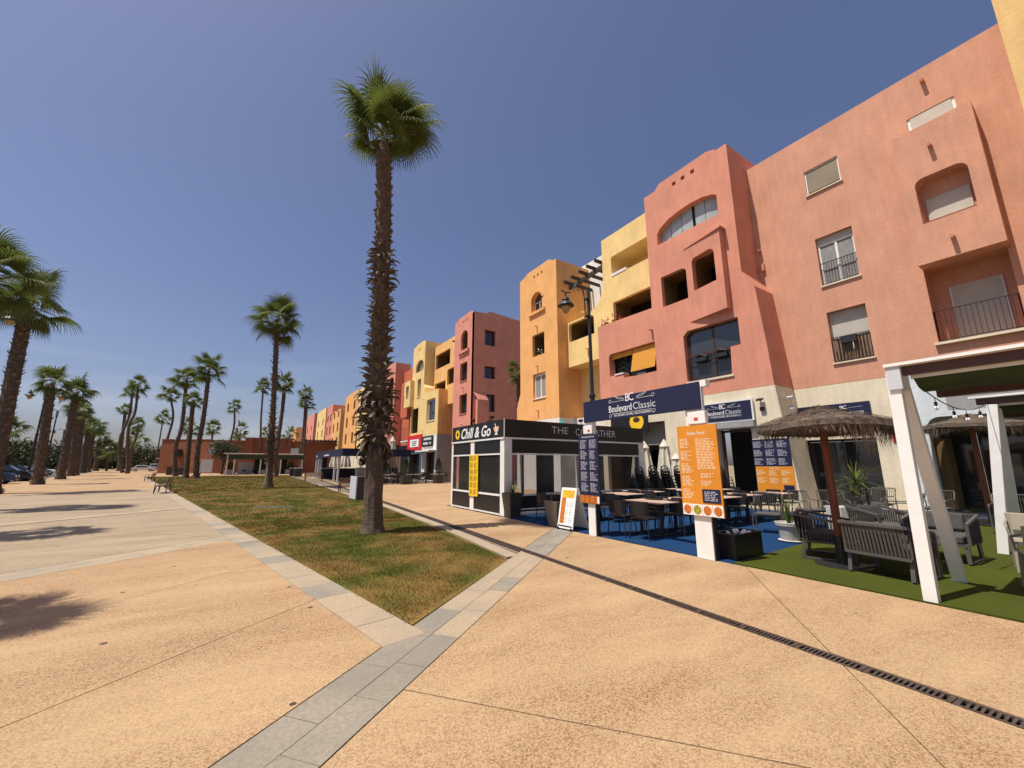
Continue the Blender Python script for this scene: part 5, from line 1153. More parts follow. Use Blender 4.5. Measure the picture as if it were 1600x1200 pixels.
# closed white parasols
M['canvas'] = mat('cream_canvas', (.62, .57, .47), .85, .12, 3, stretch=(3, 3, .5))
def closed_parasol(label, x, y, h=2.75, group='closed cream parasols', r=.27):
    t = thing('closed_parasol', label, 'parasol', (x, y, 0), group); g = MB(); g.tube([(x, y, 0), (x, y, h)], .025, 8); g.lathe([(.3, 0), (.3, .06), (.05, .08)], 12, (x, y, 0)); g.build('pole', 'white_metal', t)
    g = MB(); n = 16; prof = [(r*1.15, h*.38), (r*1.1, h*.5), (r*.85, h*.7), (r*.6, h*.85), (r*.75, h*.88), (r*.3, h*.96), (.01, h)]; vs = []
    for i, (rr_, z) in enumerate(prof):
        for k in range(n): a = 2*math.pi*k/n; q = rr_*(1+(.22 if k % 2 else -.2)*(1 if i < 4 else .3)); vs.append((x+q*math.cos(a), y+q*math.sin(a), z+(.05 if k % 2 else 0)*(i == 0)))
    fs = [(i*n+k, i*n+(k+1) % n, (i+1)*n+(k+1) % n, (i+1)*n+k) for i in range(len(prof)-1) for k in range(n)]; g.add(vs, fs); g.build('canopy', 'canvas', t)
    return t
for i, (x, y, h) in enumerate(((15.0, 12.55, 2.6), (14.9, 12.1, 2.65), (15.1, 11.2, 2.7), (15.3, 10.8, 2.1))):
    closed_parasol('closed cream parasol behind the stacked chairs, %s from the left' % nth[i], x, y, h)
for i, (x, y, h) in enumerate(((11.9, 40, 4.4), (13.2, 43.5, 3.4), (9.6, 57, 3.4), (11.0, 57.5, 3.4))):
    closed_parasol(['tall closed cream parasol on the far cafe terrace right of the big palm', 'shorter closed parasol left of the tall one on the far cafe terrace', 'left closed parasol behind the blue kiosk opening', 'right closed parasol behind the blue kiosk opening'][i], x, y, h, 'closed parasols on the far terrace', .34 if i < 2 else .5)
# planters and pots
M['anth'] = mat('anthracite_planter', (.045, .042, .04), .5, .1, 4); M['brownpl'] = mat('taupe_planter', (.16, .13, .10), .6, .1, 4); M['soil'] = mat('dark_soil', (.05, .035, .025), .95, .2, 10)
M['yucca'] = mat('yucca_leaf', (.10, .12, .035), .5, .25, 5, col2=(.05, .07, .025)); M['pot'] = mat('pale_grey_pot', (.52, .50, .46), .7, .08, 4)
def taper(g, x, y, w0, w1, h, z=0):
    g.add([(x-w0, y-w0, z), (x+w0, y-w0, z), (x+w0, y+w0, z), (x-w0, y+w0, z), (x-w1, y-w1, z+h), (x+w1, y-w1, z+h), (x+w1, y+w1, z+h), (x-w1, y+w1, z+h)], [(0, 3, 2, 1), (0, 1, 5, 4), (1, 2, 6, 5), (2, 3, 7, 6), (3, 0, 4, 7)])
    t = .03; g.add([(x-w1, y-w1, z+h), (x+w1, y-w1, z+h), (x+w1, y+w1, z+h), (x-w1, y+w1, z+h), (x-w1+t, y-w1+t, z+h), (x+w1-t, y-w1+t, z+h), (x+w1-t, y+w1-t, z+h), (x-w1+t, y+w1-t, z+h), (x-w1+t, y-w1+t, z+h-.08), (x+w1-t, y-w1+t, z+h-.08), (x+w1-t, y+w1-t, z+h-.08), (x-w1+t, y+w1-t, z+h-.08)],
       [(0, 1, 5, 4), (1, 2, 6, 5), (2, 3, 7, 6), (3, 0, 4, 7), (4, 5, 9, 8), (5, 6, 10, 9), (6, 7, 11, 10), (7, 4, 8, 11)])
def spiky(par, x, y, z, n, L, w, m='yucca', lo=5, hi=85, droop=.1, seed=1):
    rng = random.Random(seed)
    g = MB()
    for i in range(n):
        a = i*2.4+rng.uniform(-.3, .3); e = R(rng.uniform(lo, hi)); d = Vector((math.cos(a)*math.cos(e), math.sin(a)*math.cos(e), math.sin(e))); p = Vector((x, y, z)); ll = L*rng.uniform(.7, 1.1); s_ = d.cross(Vector((0, 0, 1))).normalized(); pv = None
        for k in range(5):
            f = k/4; ww = w*(1-f)**.7 if k else w*.8; row = [p-s_*ww/2, p+s_*ww/2]
            if pv: g.add(pv+row, [(0, 1, 3, 2)])
            pv = row; p = p+d*ll/4; d = (d+Vector((0, 0, -droop))).normalized()
    o = g.build('leaves', m, par); o['kind'] = 'stuff'; return o
t = thing('planter', 'tapered anthracite planter with a yucca at the kiosk corner', 'planter', (7.15, 10.95, 0)); g = MB(); taper(g, 7.12, 10.98, .17, .25, .74); g.build('planter_box', 'anth', t); pb(t, 'soil', 'soil', (6.95, 7.3, 10.8, 11.15, .6, .67)); spiky(t, 7.12, 10.98, .66, 46, .52, .03, seed=2)
t = thing('planter', 'empty tapered taupe planter beside the white menu stand', 'planter', (7.15, 8.75, 0)); g = MB(); taper(g, 7.15, 8.78, .18, .27, .66); g.build('planter_box', 'brownpl', t); pb(t, 'soil', 'soil', (6.95, 7.35, 8.58, 8.98, .5, .58))
t = thing('planter', 'black rectangular planter with white pebbles where carpet meets turf', 'planter', (7.6, 4.2, 0)); g = MB(); x0, x1, y0, y1 = 7.12, 8.02, 4.02, 4.42
for b in ((x0, x1, y0, y0+.03, .012, .42), (x0, x1, y1-.03, y1, .012, .42), (x0, x0+.03, y0+.031, y1-.031, .012, .42), (x1-.03, x1, y0+.031, y1-.031, .012, .42)): g.box(*b)
g.build('planter_box', 'black', t); pb(t, 'soil', 'soil', (x0+.031, x1-.031, y0+.031, y1-.031, .2, .37)); rng = random.Random(3)
pm = MB(); pm.lathe([(.0, -.03), (.03, -.015), (.035, 0), (.025, .02), (.0, .028)], 7); pme = pm.mesh('pebble', 'gravel')
for k in range(12): part('pebble', pme, t, Vector((rng.uniform(x0+.3, x1-.15), rng.uniform(y0+.08, y1-.08), .40))-t.location, (rng.random(), rng.random(), rng.random()*6), (rng.uniform(.8, 1.5),)*3)
t = thing('potted_plant', 'pale grey round pot of long green leaves on the blue carpet edge', 'plant', (9.86, 4.35, 0)); px_, py_ = 9.86, 4.35
g = MB(); g.lathe([(.17, .05), (.185, .07), (.235, .33), (.26, .335), (.27, .40), (.25, .405), (.24, .36), (.01, .355)], 26, (px_, py_, 0)); g.build('pot', 'pot', t, smooth=False); g = MB(); g.lathe([(.2, .01), (.235, .04), (.21, .05), (.01, .05)], 22, (px_, py_, 0)); g.build('saucer', 'pot', t); spiky(t, px_, py_, .35, 34, .75, .028, 'frond', 35, 88, .12, 5)
t = thing('planter', 'long grey trough planter with a small palm among the lounge seats', 'planter', (12.6, 3.9, 0)); g = MB(); g.obox((12.6, 3.95, .32), (.55, -.35, 0), (.13, .2, 0), (0, 0, .29)); g.build('planter_box', 'pot', t); M['lounge'] = mat('taupe_rope_weave', (.085, .072, .06), .8, .15, 20)
for k in range(3):
    a = Vector((12.5+.12*k, 4.0-.1*k, .6)); g = MB(); g.tube([a, a+Vector((.03*k-.03, 0, .5+.15*k))], .035, 7); g.build('stem', 'bark', t)
spiky(t, 12.6, 3.95, 1.15, 30, .85, .05, 'frond', -10, 80, .22, 8); spiky(t, 12.45, 4.0, .95, 16, .6, .05, 'frond', 0, 80, .2, 9)
t = thing('planter', 'dark square bin shaped planter on the paving left of the big palm foot', 'planter', (4.85, 20.6, 0)); g = MB(); g.box(4.45, 5.25, 20.2, 21.5, 0, 1.05); g.build('planter_box', 'anth', t); pb(t, 'edge_panel', 'greyprint', (4.40, 4.447, 20.2, 21.5, 0.02, 1.06))
# A-board
AB = thing('menu_stand', 'white folding pavement menu stand with orange header', 'menu stand', (7.0, 8.15, 0)); 
def inclined(g, m, x0, x1, y0, y1, z0, z1, xa, xb, th):   # leaf of the stand from foot xa to top xb
    fx = lambda z: xa+(xb-xa)*z/1.02
    g.add([(fx(z)+o, y, z) for z in (z0, z1) for y in (y0, y1) for o in (0, th)], [(0, 2, 3, 1), (4, 5, 7, 6), (0, 4, 6, 2), (1, 3, 7, 5), (0, 1, 5, 4), (2, 6, 7, 3)])
for xa, xb, nm in ((6.83, 7.03, 'front_leaf'), (7.38, 7.08, 'rear_leaf')):
    g = MB(); inclined(g, 0, 0, 0, 7.86, 8.44, .04, 1.02, xa, xb, .025); g.build(nm, 'white_metal', AB)
g = MB(); inclined(g, 0, 0, 0, 7.92, 8.38, .78, .96, 6.826, 7.026, .002); g.build('header', 'headerprint', AB)
g = MB(); inclined(g, 0, 0, 0, 8.22, 8.38, .16, .77, 6.826, 7.026, .002); g.build('photo_strip', 'food1', AB)
g = MB()
for r_ in range(12):
    for (a, b) in ((8.09, 8.2), (7.93, 8.06)):
        if r_ % 4 == 3: continue
        z = .2+r_*.045; inclined(g, 0, 0, 0, a+random.random()*.03, b, z, z+.02, 6.826, 7.026, .002)
g.build('print', 'greyprint', AB); g = MB(); inclined(g, 0, 0, 0, 7.89, 8.41, .085, .115, 6.826, 7.026, .002); g.build('black_line', 'black', AB)
for y in (7.9, 8.4): g = MB(); g.tube([(6.83, y-.02, .035), (6.83, y+.02, .035)], .035, 10); g.build('wheel', 'black', AB)
# thatched parasols
M['thatch'] = mat('dry_thatch', (.17, .13, .095), .95, .35, 9, bump=1.0, bscale=30, col2=(.07, .052, .038), stretch=(1, 1, 4)); M['strand'] = mat('straw_strand', (.20, .145, .10), .9, .3, 9, col2=(.08, .055, .038)); M['pinepole'] = mat('stained_pine_pole', (.20, .055, .02), .6, .25, 6, stretch=(4, 4, .4))
def thatch(label, x, y, r, ztop, z0=0, seed=1, dense=1.0):
    rng = random.Random(seed); t = thing('thatched_parasol', label, 'parasol', (x, y, z0), 'thatched parasols'); g = MB(); g.tube([(x, y, z0), (x, y, ztop-.05)], [.062, .055], 12); g.build('pole', 'pinepole', t); g = MB(); g.lathe([(.06, 0), (.075, .01), (.075, .45), (.06, .46)], 12, (x, y, z0)); g.lathe([(.38, 0), (.38, .02), (.1, .03)], 20, (x, y, z0)); g.build('base', 'dframe', t)
    ed = ztop-.33; g = MB(); n = 40; prof = [(.03, ztop), (.25*r, ztop-.09), (.5*r, ztop-.17), (.75*r, ztop-.24), (r, ed+.02), (r*1.02, ed-.08), (r*.97, ed-.13), (.5*r, ztop-.3), (.05, ztop-.2)]
    vs = []
    for i, (q, z) in enumerate(prof):
        for k in range(n):
            a = 2*math.pi*k/n; w = (math.cos(4*a)*.035+rng.uniform(-.015, .015))*q/r; vs.append((x+(q+w*.8)*math.cos(a), y+(q+w*.8)*math.sin(a), z+rng.uniform(-.012, .012)+math.sin(a*3+seed)*.02*q/r))
    g.add(vs, [(i*n+k, i*n+(k+1) % n, (i+1)*n+(k+1) % n, (i+1)*n+k) for i in range(len(prof)-1) for k in range(n)]); g.build('thatch_roof', 'thatch', t)
    g = MB()
    for i in range(int(2600*dense)):       # loose straws lying on the roof
        a = rng.random()*6.283; f = rng.random()**.6; q = f*r; z = ztop-.33*f+.015+rng.uniform(0, .02); L = rng.uniform(.08, .2); ta = a+rng.uniform(-.7, .7) if rng.random() < .6 else a+1.57
        p = Vector((x+q*math.cos(a), y+q*math.sin(a), z)); d = Vector((math.cos(ta)*L, math.sin(ta)*L, -.32*L*math.cos(ta-a)+rng.uniform(-.01, .02))); s_ = Vector((-math.sin(ta), math.cos(ta), 0))*.005; g.add([p-s_, p+s_, p+d], [(0, 1, 2)])
    for i in range(int(1500*dense)):       # hanging fringe
        a = rng.random()*6.283; q = r*rng.uniform(.90, 1.01); z = ed-.06; L = rng.uniform(.05, .16)+.22*max(0, math.sin(a*2.5+seed*1.3))**2*rng.random()+(.26 if -2.4 < ((a+3.1) % 6.283-3.14) < -.9 else 0)*rng.random()
        p = Vector((x+q*math.cos(a), y+q*math.sin(a), z)); s_ = Vector((-math.sin(a), math.cos(a), 0))*.006; o = Vector((rng.uniform(-.03, .03), rng.uniform(-.03, .03), 0)); g.add([p-s_, p+s_, p+o+s_*.6+Vector((0, 0, -L*.6)), p+o-s_*.6+Vector((0, 0, -L*.6)), p+o*2+Vector((0, 0, -L))], [(0, 1, 2, 3), (3, 2, 4)])
    o = g.build('fringe', 'strand', t); o['kind'] = 'stuff'
    for k in range(8): a = k*math.pi/4; g = MB(); g.bar((x+.05*math.cos(a), y+.05*math.sin(a), ztop-.24), (x+r*.95*math.cos(a), y+r*.95*math.sin(a), ed-.07), .03); g.build('rib', 'pinepole', t)
thatch('large thatched parasol in front of the shop windows, over the lounge seats', 8.28, 2.93, .98, 2.60, seed=3)
thatch('second thatched parasol near the glass front at the right', 16.9, 2.48, 1.05, 3.0, .02, seed=6, dense=.6)
# lounge furniture: rope backed sofas and armchairs
M['loungeframe'] = mat('grey_aluminium', (.09, .083, .075), .45, .05, 3); M['cushion'] = mat('dark_grey_cushion', (.07, .068, .066), .9, .12, 12); M['palecush'] = mat('pale_cushion', (.40, .37, .32), .9, .08, 12)
def rope_seat(w, cord='lounge'):
    t = thing('rope_sofa', 'x', 'sofa', (0, 0, 0)); d = .36
    for s in (-1, 1):
        g = MB(); y = s*(w/2-.03); g.bar((-d, y, .02), (d, y, .02), .045, .03); g.bar((-d, y, .02), (-d+.05, y, .30), .05); g.bar((d, y, .02), (d-.02, y, .30), .05); g.build('leg', 'loungeframe', t)
    g = MB(); g.box(-.38, .38, -w/2+.03, w/2-.03, .27, .31); g.build('seat_frame', 'loungeframe', t); g = MB(); g.box(-.30, .36, -w/2+.06, w/2-.06, .312, .44); g.build('seat_cushion', 'cushion', t, bevel=.03)
    g = MB(); g.bar((-.44, -w/2, .73), (-.44, w/2, .73), .04); g.bar((-.44, -w/2, .73), (.30, -w/2, .62), .04); g.bar((-.44, w/2, .73), (.30, w/2, .62), .04); g.bar((-.38, -w/2, .30), (-.38, w/2, .30), .035)
    for s in (-1, 1): g.bar((.30, s*w/2, .62), (.30, s*w/2, .29), .04)
    g.build('frame', 'loungeframe', t)
    n = int(w/.047); cm = MB(); cm.bar((-.44, 0, .72), (-.385, 0, .31), .03, .012, up=(1, 0, 0)); cme = cm.mesh('cord', cord)
    for i in range(n): part('cord', cme, t, (0, -w/2+.03+(w-.06)*i/(n-1), 0))
    for s in (-1, 1):
        for i in range(12):
            x = -.36+.6*i/11; c2 = MB(); 
            if s == -1 and i == 0: pass
            g = None
    sm = MB(); sm.bar((0, 0, .66), (0, 0, .31), .028, .012); sme = sm.mesh('cord', cord)
    for s in (-1, 1):
        for i in range(12): part('cord', sme, t, (-.37+.05*i, s*w/2, 0))
    g = MB(); g.obox((-.30, 0, .60), (.05, 0, .02), (0, w*.32, 0), (-.03, 0, .14)); g.build('back_cushion', 'cushion', t, bevel=.03)
    return t
so = rope_seat(.80); so.location = (8.2, 2.28, .012); so.rotation_euler = (0, 0, R(-9)); tag(so, 'rope backed sofa seen from behind, left of the white pergola post', 'sofa', 'rope lounge seats')
ar = rope_seat(.78); ar.location = (8.75, 3.25, .012); ar.rotation_euler = (0, 0, R(-75)); tag(ar, 'dark rope armchair under the thatched parasol, left of its pole', 'armchair', 'rope lounge seats')
s2 = copy_tree(so); s2.location = (10.3, 2.15, .012); s2.rotation_euler = (0, 0, R(178)); tag(s2, 'rope sofa facing the camera behind the pergola post', 'sofa', 'rope lounge seats')
s2 = copy_tree(ar); s2.location = (10.9, 3.05, .012); s2.rotation_euler = (0, 0, R(-120)); tag(s2, 'rope armchair between the trough planter and the pergola post', 'armchair', 'rope lounge seats')
t = thing('coffee_table', 'low pale topped coffee table between the rope seats', 'table', (9.2, 2.35, 0)); pb(t, 'table_top', 'palecush', (8.9, 9.5, 1.9, 2.7, .40, .43), bevel=.008)
for x in (8.95, 9.45):
    for y in (1.96, 2.64): pb(t, 'leg', 'loungeframe', (x-.02, x+.02, y-.02, y+.02, .012, .40))
# wire armchairs
def wire_chair():
    t = thing('wire_armchair', 'x', 'armchair', (0, 0, 0)); g = MB()
    for s in (-1, 1):
        y = s*.3; g.tube([(.28, y, .0), (.30, y, .02), (.28, y, .60), (.22, y, .65), (-.25, y, .66), (-.34, y, .86), (-.36, y*.9, .88)], .014, 6); g.tube([(.28, y, 0.01), (-.28, y, 0.01), (-.25, y, .62)], .014, 6)
    g.tube([(-.36, -.27, .88), (-.36, .27, .88)], .014, 6); g.build('frame', 'loungeframe', t)
    g = MB()
    for i in range(13): y = -.27+.045*i; g.tube([(-.36, y, .87), (-.26, y, .40), (.26, y, .38)], .006, 4)
    o = g.build('weave', 'lounge', t); g = MB(); g.box(-.22, .25, -.26, .26, .39, .45); g.build('cushion', 'cushion', t, bevel=.02)
    return t
wc = wire_chair(); wu = False
for x, y, a, lab in ((10.7, 5.15, 200, 'on the blue carpet behind the pale pot'), (12.6, 5.0, 250, 'left of the trough planter'), (13.4, 4.75, 210, 'behind the thatched parasol pole'), (15.3, 4.5, 180, 'near the shop window, first'), (16.3, 4.6, 170, 'closest to the shop window'), (14.0, 3.5, 120, 'behind the small potted palm'), (15.2, 1.9, 180, 'before the large glass front'), (15.9, 3.3, 170, 'left of the second thatched parasol')):
    place(wc, wu, (x, y, .02), R(a), 'taupe wire armchair '+lab, 'wire armchairs on the terrace'); wu = True
# pale chairs at the right edge
M['sand'] = mat('sand_resin', (.30, .26, .20), .5, .05, 4)
def sand_chair():
    t = thing('resin_chair', 'x', 'chair', (0, 0, 0))
    for sx, sy in ((-1, -1), (-1, 1), (1, -1), (1, 1)): g = MB(); g.bar((sx*.2, sy*.22, .44), (sx*.25, sy*.24, 0), .04, .035); g.build('leg', 'sand', t)
    g = MB(); g.box(-.23, .24, -.23, .23, .43, .46); g.build('seat', 'sand', t, bevel=.01)
    g = MB()
    for s in (-1, 1): g.tube([(.22, s*.25, .45), (.22, s*.27, .64), (.0, s*.275, .67), (-.22, s*.24, .72)], .017, 6); g.bar((-.21, s*.21, .44), (-.27, s*.22, .82), .035)
    g.build('arms', 'sand', t)['kind'] = 'stuff'; g = MB(); g.obox((-.26, 0, .70), (.012, 0, 0), (0, .24, 0), (-.03, 0, .13)); g.build('backrest', 'sand', t, bevel=.01); return t
sc1 = sand_chair(); su = False
for x, y, a, lab in ((8.66, .84, 15, 'nearest the right edge of the picture'), (10.2, 1.1, 190, 'behind the first, facing it'), (10.6, .3, 170, 'at the far side of the edge table')):
    place(sc1, su, (x, y, .012), R(a), 'sand coloured armchair '+lab, 'sand coloured chairs'); su = True
# white pergola with green awning
PG = thing('pergola', 'white A frame pergola with dark green sloping awnings', 'pergola', (7.05, 1.6, 0)); M['awning'] = mat('dark_green_awning', (.035, .055, .025), .85, .15, 4, stretch=(1, 1, 3))
def post(a, b, w=.13, h=.13, m='white_metal', nm='post'): g = MB(); g.bar(a, b, w, h, up=(0, 1, 0)); return g.build(nm, m, PG, bevel=.006)
for y_ in (1.62, -3.2):
    post((7.02, y_+.03, 0), (7.05, y_, 2.78), .12, .13); post((8.50, y_+.05, 0), (7.22, y_-.02, 2.72), .11, .14); post((11.8, y_+.06, 0), (11.8, y_-.22, 2.72), .15, .14); post((13.2, y_+.03, 0), (12.0, y_-.22, 2.68), .13, .16)
    g = MB(); g.box(6.96, 7.3, y_-.09, y_+.05, 2.56, 2.86); g.build('post_cap', 'greyprint', PG)
for x in (7.0, 11.75):
    g = MB(); g.box(x-.06, x+.04, -4, 1.68, 2.86, 2.9); g.build('top_rail', 'white_metal', PG); g = MB(); g.box(x+.041, x+.12, -4, 1.6, 2.74, 2.858); g.build('gutter', 'bframe', PG)
    g = MB(); g.box(x+.14, x+.2, -4, 1.48, 2.70, 2.79); g.build('awning_rail', 'white_metal', PG)
    g = MB(); n = 14; vs = []; fs = []
    for i in range(n+1):
        y = 1.46-(1.46+4)*i/n
        for j, (dx, dz) in enumerate(((.16, 2.70), (.32, 2.60+.015*math.sin(i*1.7)), (.55, 2.56+.02*math.sin(i*2.3)), (1.1, 2.63))): vs.append((x+dx, y, dz))
    for i in range(n):
        for j in range(3): b = i*4+j; fs.append((b, b+1, b+5, b+4))
    g.add(vs, fs); g.build('awning', 'awning', PG); g = MB(); g.box(x+1.1, x+1.16, -4, 1.46, 2.645, 2.665); g.box(x+1.165, x+1.32, -4, 1.46, 2.55, 2.66); g.build('awning_beam', 'bframe', PG)
    for k in range(5):
        y = 1.4-k*1.1
post((7.12, 1.55, 2.90), (11.3, 1.55, 2.90), .06, .08, nm='side_rail') if 0 else None
SL = thing('string_lights', 'string of bulbs hanging between the two pergola frames', 'lights', (9, 1.66, 2.6)); g = MB(); A_, B_ = Vector((8.7, 1.68, 2.74)), Vector((11.8, 1.45, 2.78)); pts = [A_.lerp(B_, i/12)+Vector((0, 0, -.9*(i/12)*(1-i/12))) for i in range(13)]; g.tube(pts, .008, 4); g.build('cable', 'iron', SL)
for f in (.12, .36, .56, .80):
    p = A_.lerp(B_, f)+Vector((0, 0, -.9*f*(1-f))); g = MB(); g.tube([p, p-Vector((0, 0, .07))], .006, 4); g.tube([p-Vector((0, 0, .07)), p-Vector((0, 0, .13))], .02, 8); b_ = g.build('socket', 'black', SL); g = MB(); g.lathe([(.012, .0), (.03, -.03), (.03, -.05), (.01, -.07)], 8, p-Vector((0, 0, .13))); g.build('bulb', 'whiteprint', SL)

# ================================================================== FAR CAFE TERRACE
M['fence'] = mat('fence_glass', (.04, .045, .04), .2, 0); M['fence'].node_tree.nodes['Principled BSDF'].inputs['Alpha'].default_value = .5
CF = thing('terrace_fence', 'low dark fence with wire panels round the far cafe terrace', 'fence', (9.6, 34.6, 0))
for i in range(5):
    x0 = 9.7+i*1.25
    if i in (1,): pass
    g = MB(); g.bar((x0, 34.6, .95), (x0+1.15, 34.6, .95), .04); g.bar((x0, 34.6, .12), (x0+1.15, 34.6, .12), .05)
    for k in range(9): g.bar((x0+k*1.15/8, 34.6, .12), (x0+k*1.15/8, 34.6, .95), .012)
    for s in (0, 1.15): g.bar((x0+s, 34.6, 0), (x0+s, 34.6, 1.0), .06)
    g.build('fence_panel', 'iron', CF)
for i in range(7):
    y0 = 34.9+i*1.7; g = MB(); g.bar((9.6, y0, .95), (9.6, y0+1.6, .95), .04); g.bar((9.6, y0, 0), (9.6, y0, .95), .05); g.build('fence_panel', 'iron', CF); g = MB(); g.box(9.59, 9.605, y0+.05, y0+1.55, .1, .9); g.build('glass_panel', 'fence', CF)
M['conif'] = mat('conifer_leaf', (.05, .065, .02), .8, .3, 6)
for i, (x, y, h, lab) in enumerate(((11.35, 34.0, 2.0, 'left'), (14.35, 34.2, 2.1, 'right'))):
    t = thing('potted_conifer', 'small conifer in a dark square planter, %s one of the pair before the far cafe' % lab, 'plant', (x, y, 0), 'potted conifers'); pb(t, 'planter_box', 'anth', (x-.36, x+.36, y-.36, y+.36, 0, .72)); rng = random.Random(i); g = MB()
    for k in range(900):
        f = rng.random()**.7; r_ = .42*(1-f)**.7*rng.uniform(.5, 1.1)+.03; a = rng.random()*6.28; p = Vector((x+r_*math.cos(a), y+r_*math.sin(a), .72+f*(h-.7))); d = Vector((math.cos(a), math.sin(a), 1.2))*.06; e = Vector((-math.sin(a), math.cos(a), 0))*.03; g.add([p-e, p+e, p+d], [(0, 1, 2)])
    g.build('foliage', ['conif'], t)
for i, (x, y) in enumerate(((10.6, 36), (12.6, 35.8), (15, 36), (11.3, 38), (13.6, 38))):
    o = copy_tree(tb0); o.location = (x, y, 0); o.rotation_euler = (0, 0, 1.57); tag(o, 'table behind the far cafe fence, %s from the left' % nth[i], 'table', 'far cafe tables')
    for j, (dx, dy, a) in enumerate(((-.7, 0, 0), (.7, 0, 3.14))):
        o = copy_tree(ch0); o.location = (x+dx, y+dy, 0); o.rotation_euler = (0, 0, a); tag(o, 'dark cafe chair %s of the %s far cafe table' % (('left', 'right')[j], nth[i]), 'chair', 'far cafe chairs')
for i, (x, z) in enumerate(((10.55, .62), (13.05, .62))):
    g = MB(); n = 18; g.tube([(x+.3*math.cos(2*math.pi*k/n), 34.5, z+.3*math.sin(2*math.pi*k/n)) for k in range(n+1)], .05, 6)
    for k in range(6): g.bar((x, 34.5, z), (x+.3*math.cos(k*1.047), 34.5, z+.3*math.sin(k*1.047)), .025)
    tag(g.build('wheel_ornament', 'iron', None), 'round wheel shaped ornament on the %s part of the far cafe fence' % ('left', 'right')[i], 'ornament', 'wheels on the far fence')
leafy('hedge_plant', 'yellow green bush behind the fence left of the tall closed parasol', 'bush', (10.4, 38.5, 1.3), (.9, .7, .6), 700, .07, ('leaf2', 'tree2'), seed=91)
leafy('hedge_plant', 'yellow green bush in a tall pot right of the white posts of the blue kiosk', 'bush', (9.1, 40.5, 1.9), (.6, .6, .6), 600, .07, ('leaf2', 'tree2'), seed=92)
t = thing('tall_pot', 'tall grey pot under the bush beside the blue kiosk posts', 'pot', (9.1, 40.5, 0)); g = MB(); taper(g, 9.1, 40.5, .28, .4, 1.35); g.build('pot_body', 'pot', t)
# blue kiosk with canopy
BK = thing('blue_kiosk', 'dark blue kiosk with a long navy canopy beyond the lawn', 'kiosk', (8.5, 50, 0))
pb(BK, 'canopy', 'navy_fabric', (6.9, 13.0, 37.8, 54.5, 2.75, 3.02), (6.9, 6.96, 37.8, 54.5, 2.35, 2.76), (6.96, 13.0, 37.74, 37.8, 2.35, 2.76)); pb(BK, 'counter', 'navy', (7.4, 11.2, 52.0, 52.4, 0, 1.15)); pb(BK, 'wall', 'navy', (7.4, 7.9, 52.0, 52.4, 1.15, 2.75)); pb(BK, 'counter_top', 'white_metal', (7.2, 11.3, 51.8, 52.6, 1.16, 1.22)); pb(BK, 'panel', 'bluewhite', (6.95, 7.35, 52.0, 52.2, 0, 2.75))
for x, y in ((7.0, 41.9), (7.0, 40.1), (7.0, 54.3), (12.9, 41), (12.9, 54)): pb(BK, 'post', 'white_metal', (x, x+.16, y, y+.16, 0, 2.74))
g = MB()
for i in range(9): g.box(6.885, 6.899, 44.6+i*.36, 44.6+i*.36+(.26 if i % 4 else .2), 2.5, 2.62+(.06 if i in (2, 5) else 0))
g.build('print', 'whiteprint', BK); pb(BK, 'print', 'whiteprint', (6.885, 6.899, 52.6, 53.3, 2.5, 2.65))
for i, (x, y, a, lab) in enumerate(((5.75, 45.1, -90, 'nearest the blue kiosk counter'), (5.6, 26.6, 90, 'partly hidden behind the dark bin planter'), (-3.95, 31.4, 180, 'nearer one on the left kerb of the lawn'), (-7.85, 53.6, 180, 'farther one on the left kerb of the lawn'))):
    t = thing('park_bench', 'iron and wood slat bench, '+lab, 'bench', (0, 0, 0), 'benches beside the lawn')
    for s in (-.75, .75):
        g = MB(); g.tube([(.28, s, 0), (.2, s, .42), (-.22, s, .40), (-.28, s, 0)], .03, 6); g.tube([(-.2, s, .40), (-.34, s, .86)], .03, 6); g.tube([(.28, s, .0), (.26, s, .62), (-.26, s, .64)], .022, 6); g.build('frame', 'iron', t)
    for k in range(5): x_ = .2-.09*k; g = MB(); g.box(x_-.035, x_+.035, -.85, .85, .43, .46); g.build('slat', 'batten', t)
    for k in range(4): z_ = .54+.09*k; xx = -.22-.32*(z_-.43)/.46*.45; g = MB(); g.obox((xx-.02, 0, z_), (.012, 0, 0), (0, .85, 0), (-.01, 0, .034)); g.build('slat', 'batten', t)
    t.location = (x, y, 0); t.rotation_euler = (0, 0, R(a))
for i, (x, y) in enumerate(((5.7, 66), (6.1, 63.5))):
    t = thing('litter_bin', 'grey square litter bin on the paving, %s of two before the blue kiosk' % ('farther', 'nearer')[i], 'litter bin', (x, y, 0), 'litter bins'); pb(t, 'body', 'anth', (x-.45, x+.45, y-.4, y+.4, .05, 1.1)); pb(t, 'lid', 'greyprint', (x-.48, x+.48, y-.43, y+.43, 1.1, 1.18))
# green canopy cafe at the end of the lawn
GC = thing('canopy_cafe', 'open cafe under a long flat green grey canopy at the far end of the lawn', 'cafe', (3, 84, 0)); M['canopy'] = mat('grey_green_canopy', (.20, .22, .18), .7, .1, 1)
pb(GC, 'canopy', 'canopy', (-3.0, 8.4, 81.5, 88.5, 3.25, 3.5)); pb(GC, 'valance', 'awning', (-2.6, 8.4, 81.6, 81.7, 2.5, 3.24)); pb(GC, 'roof_edge', 'white_metal', (-3.3, 8.4, 81.38, 81.49, 3.38, 3.52))
for x in (-2.8, -1.8, 1.9, 4.9, 8.2): pb(GC, 'post', 'bluewhite', (x, x+.18, 81.7, 81.88, 0, 3.24))
pb(GC, 'bar_counter', 'greyprint', (-1.2, 1.0, 86.5, 87, 0, 2.1)); pb(GC, 'rear_screen', 'dark', (1.2, 3.6, 88, 88.3, 0, 3.2)); pb(GC, 'rear_screen', 'dark', (5.2, 6.4, 88, 88.3, 0, 3.2))
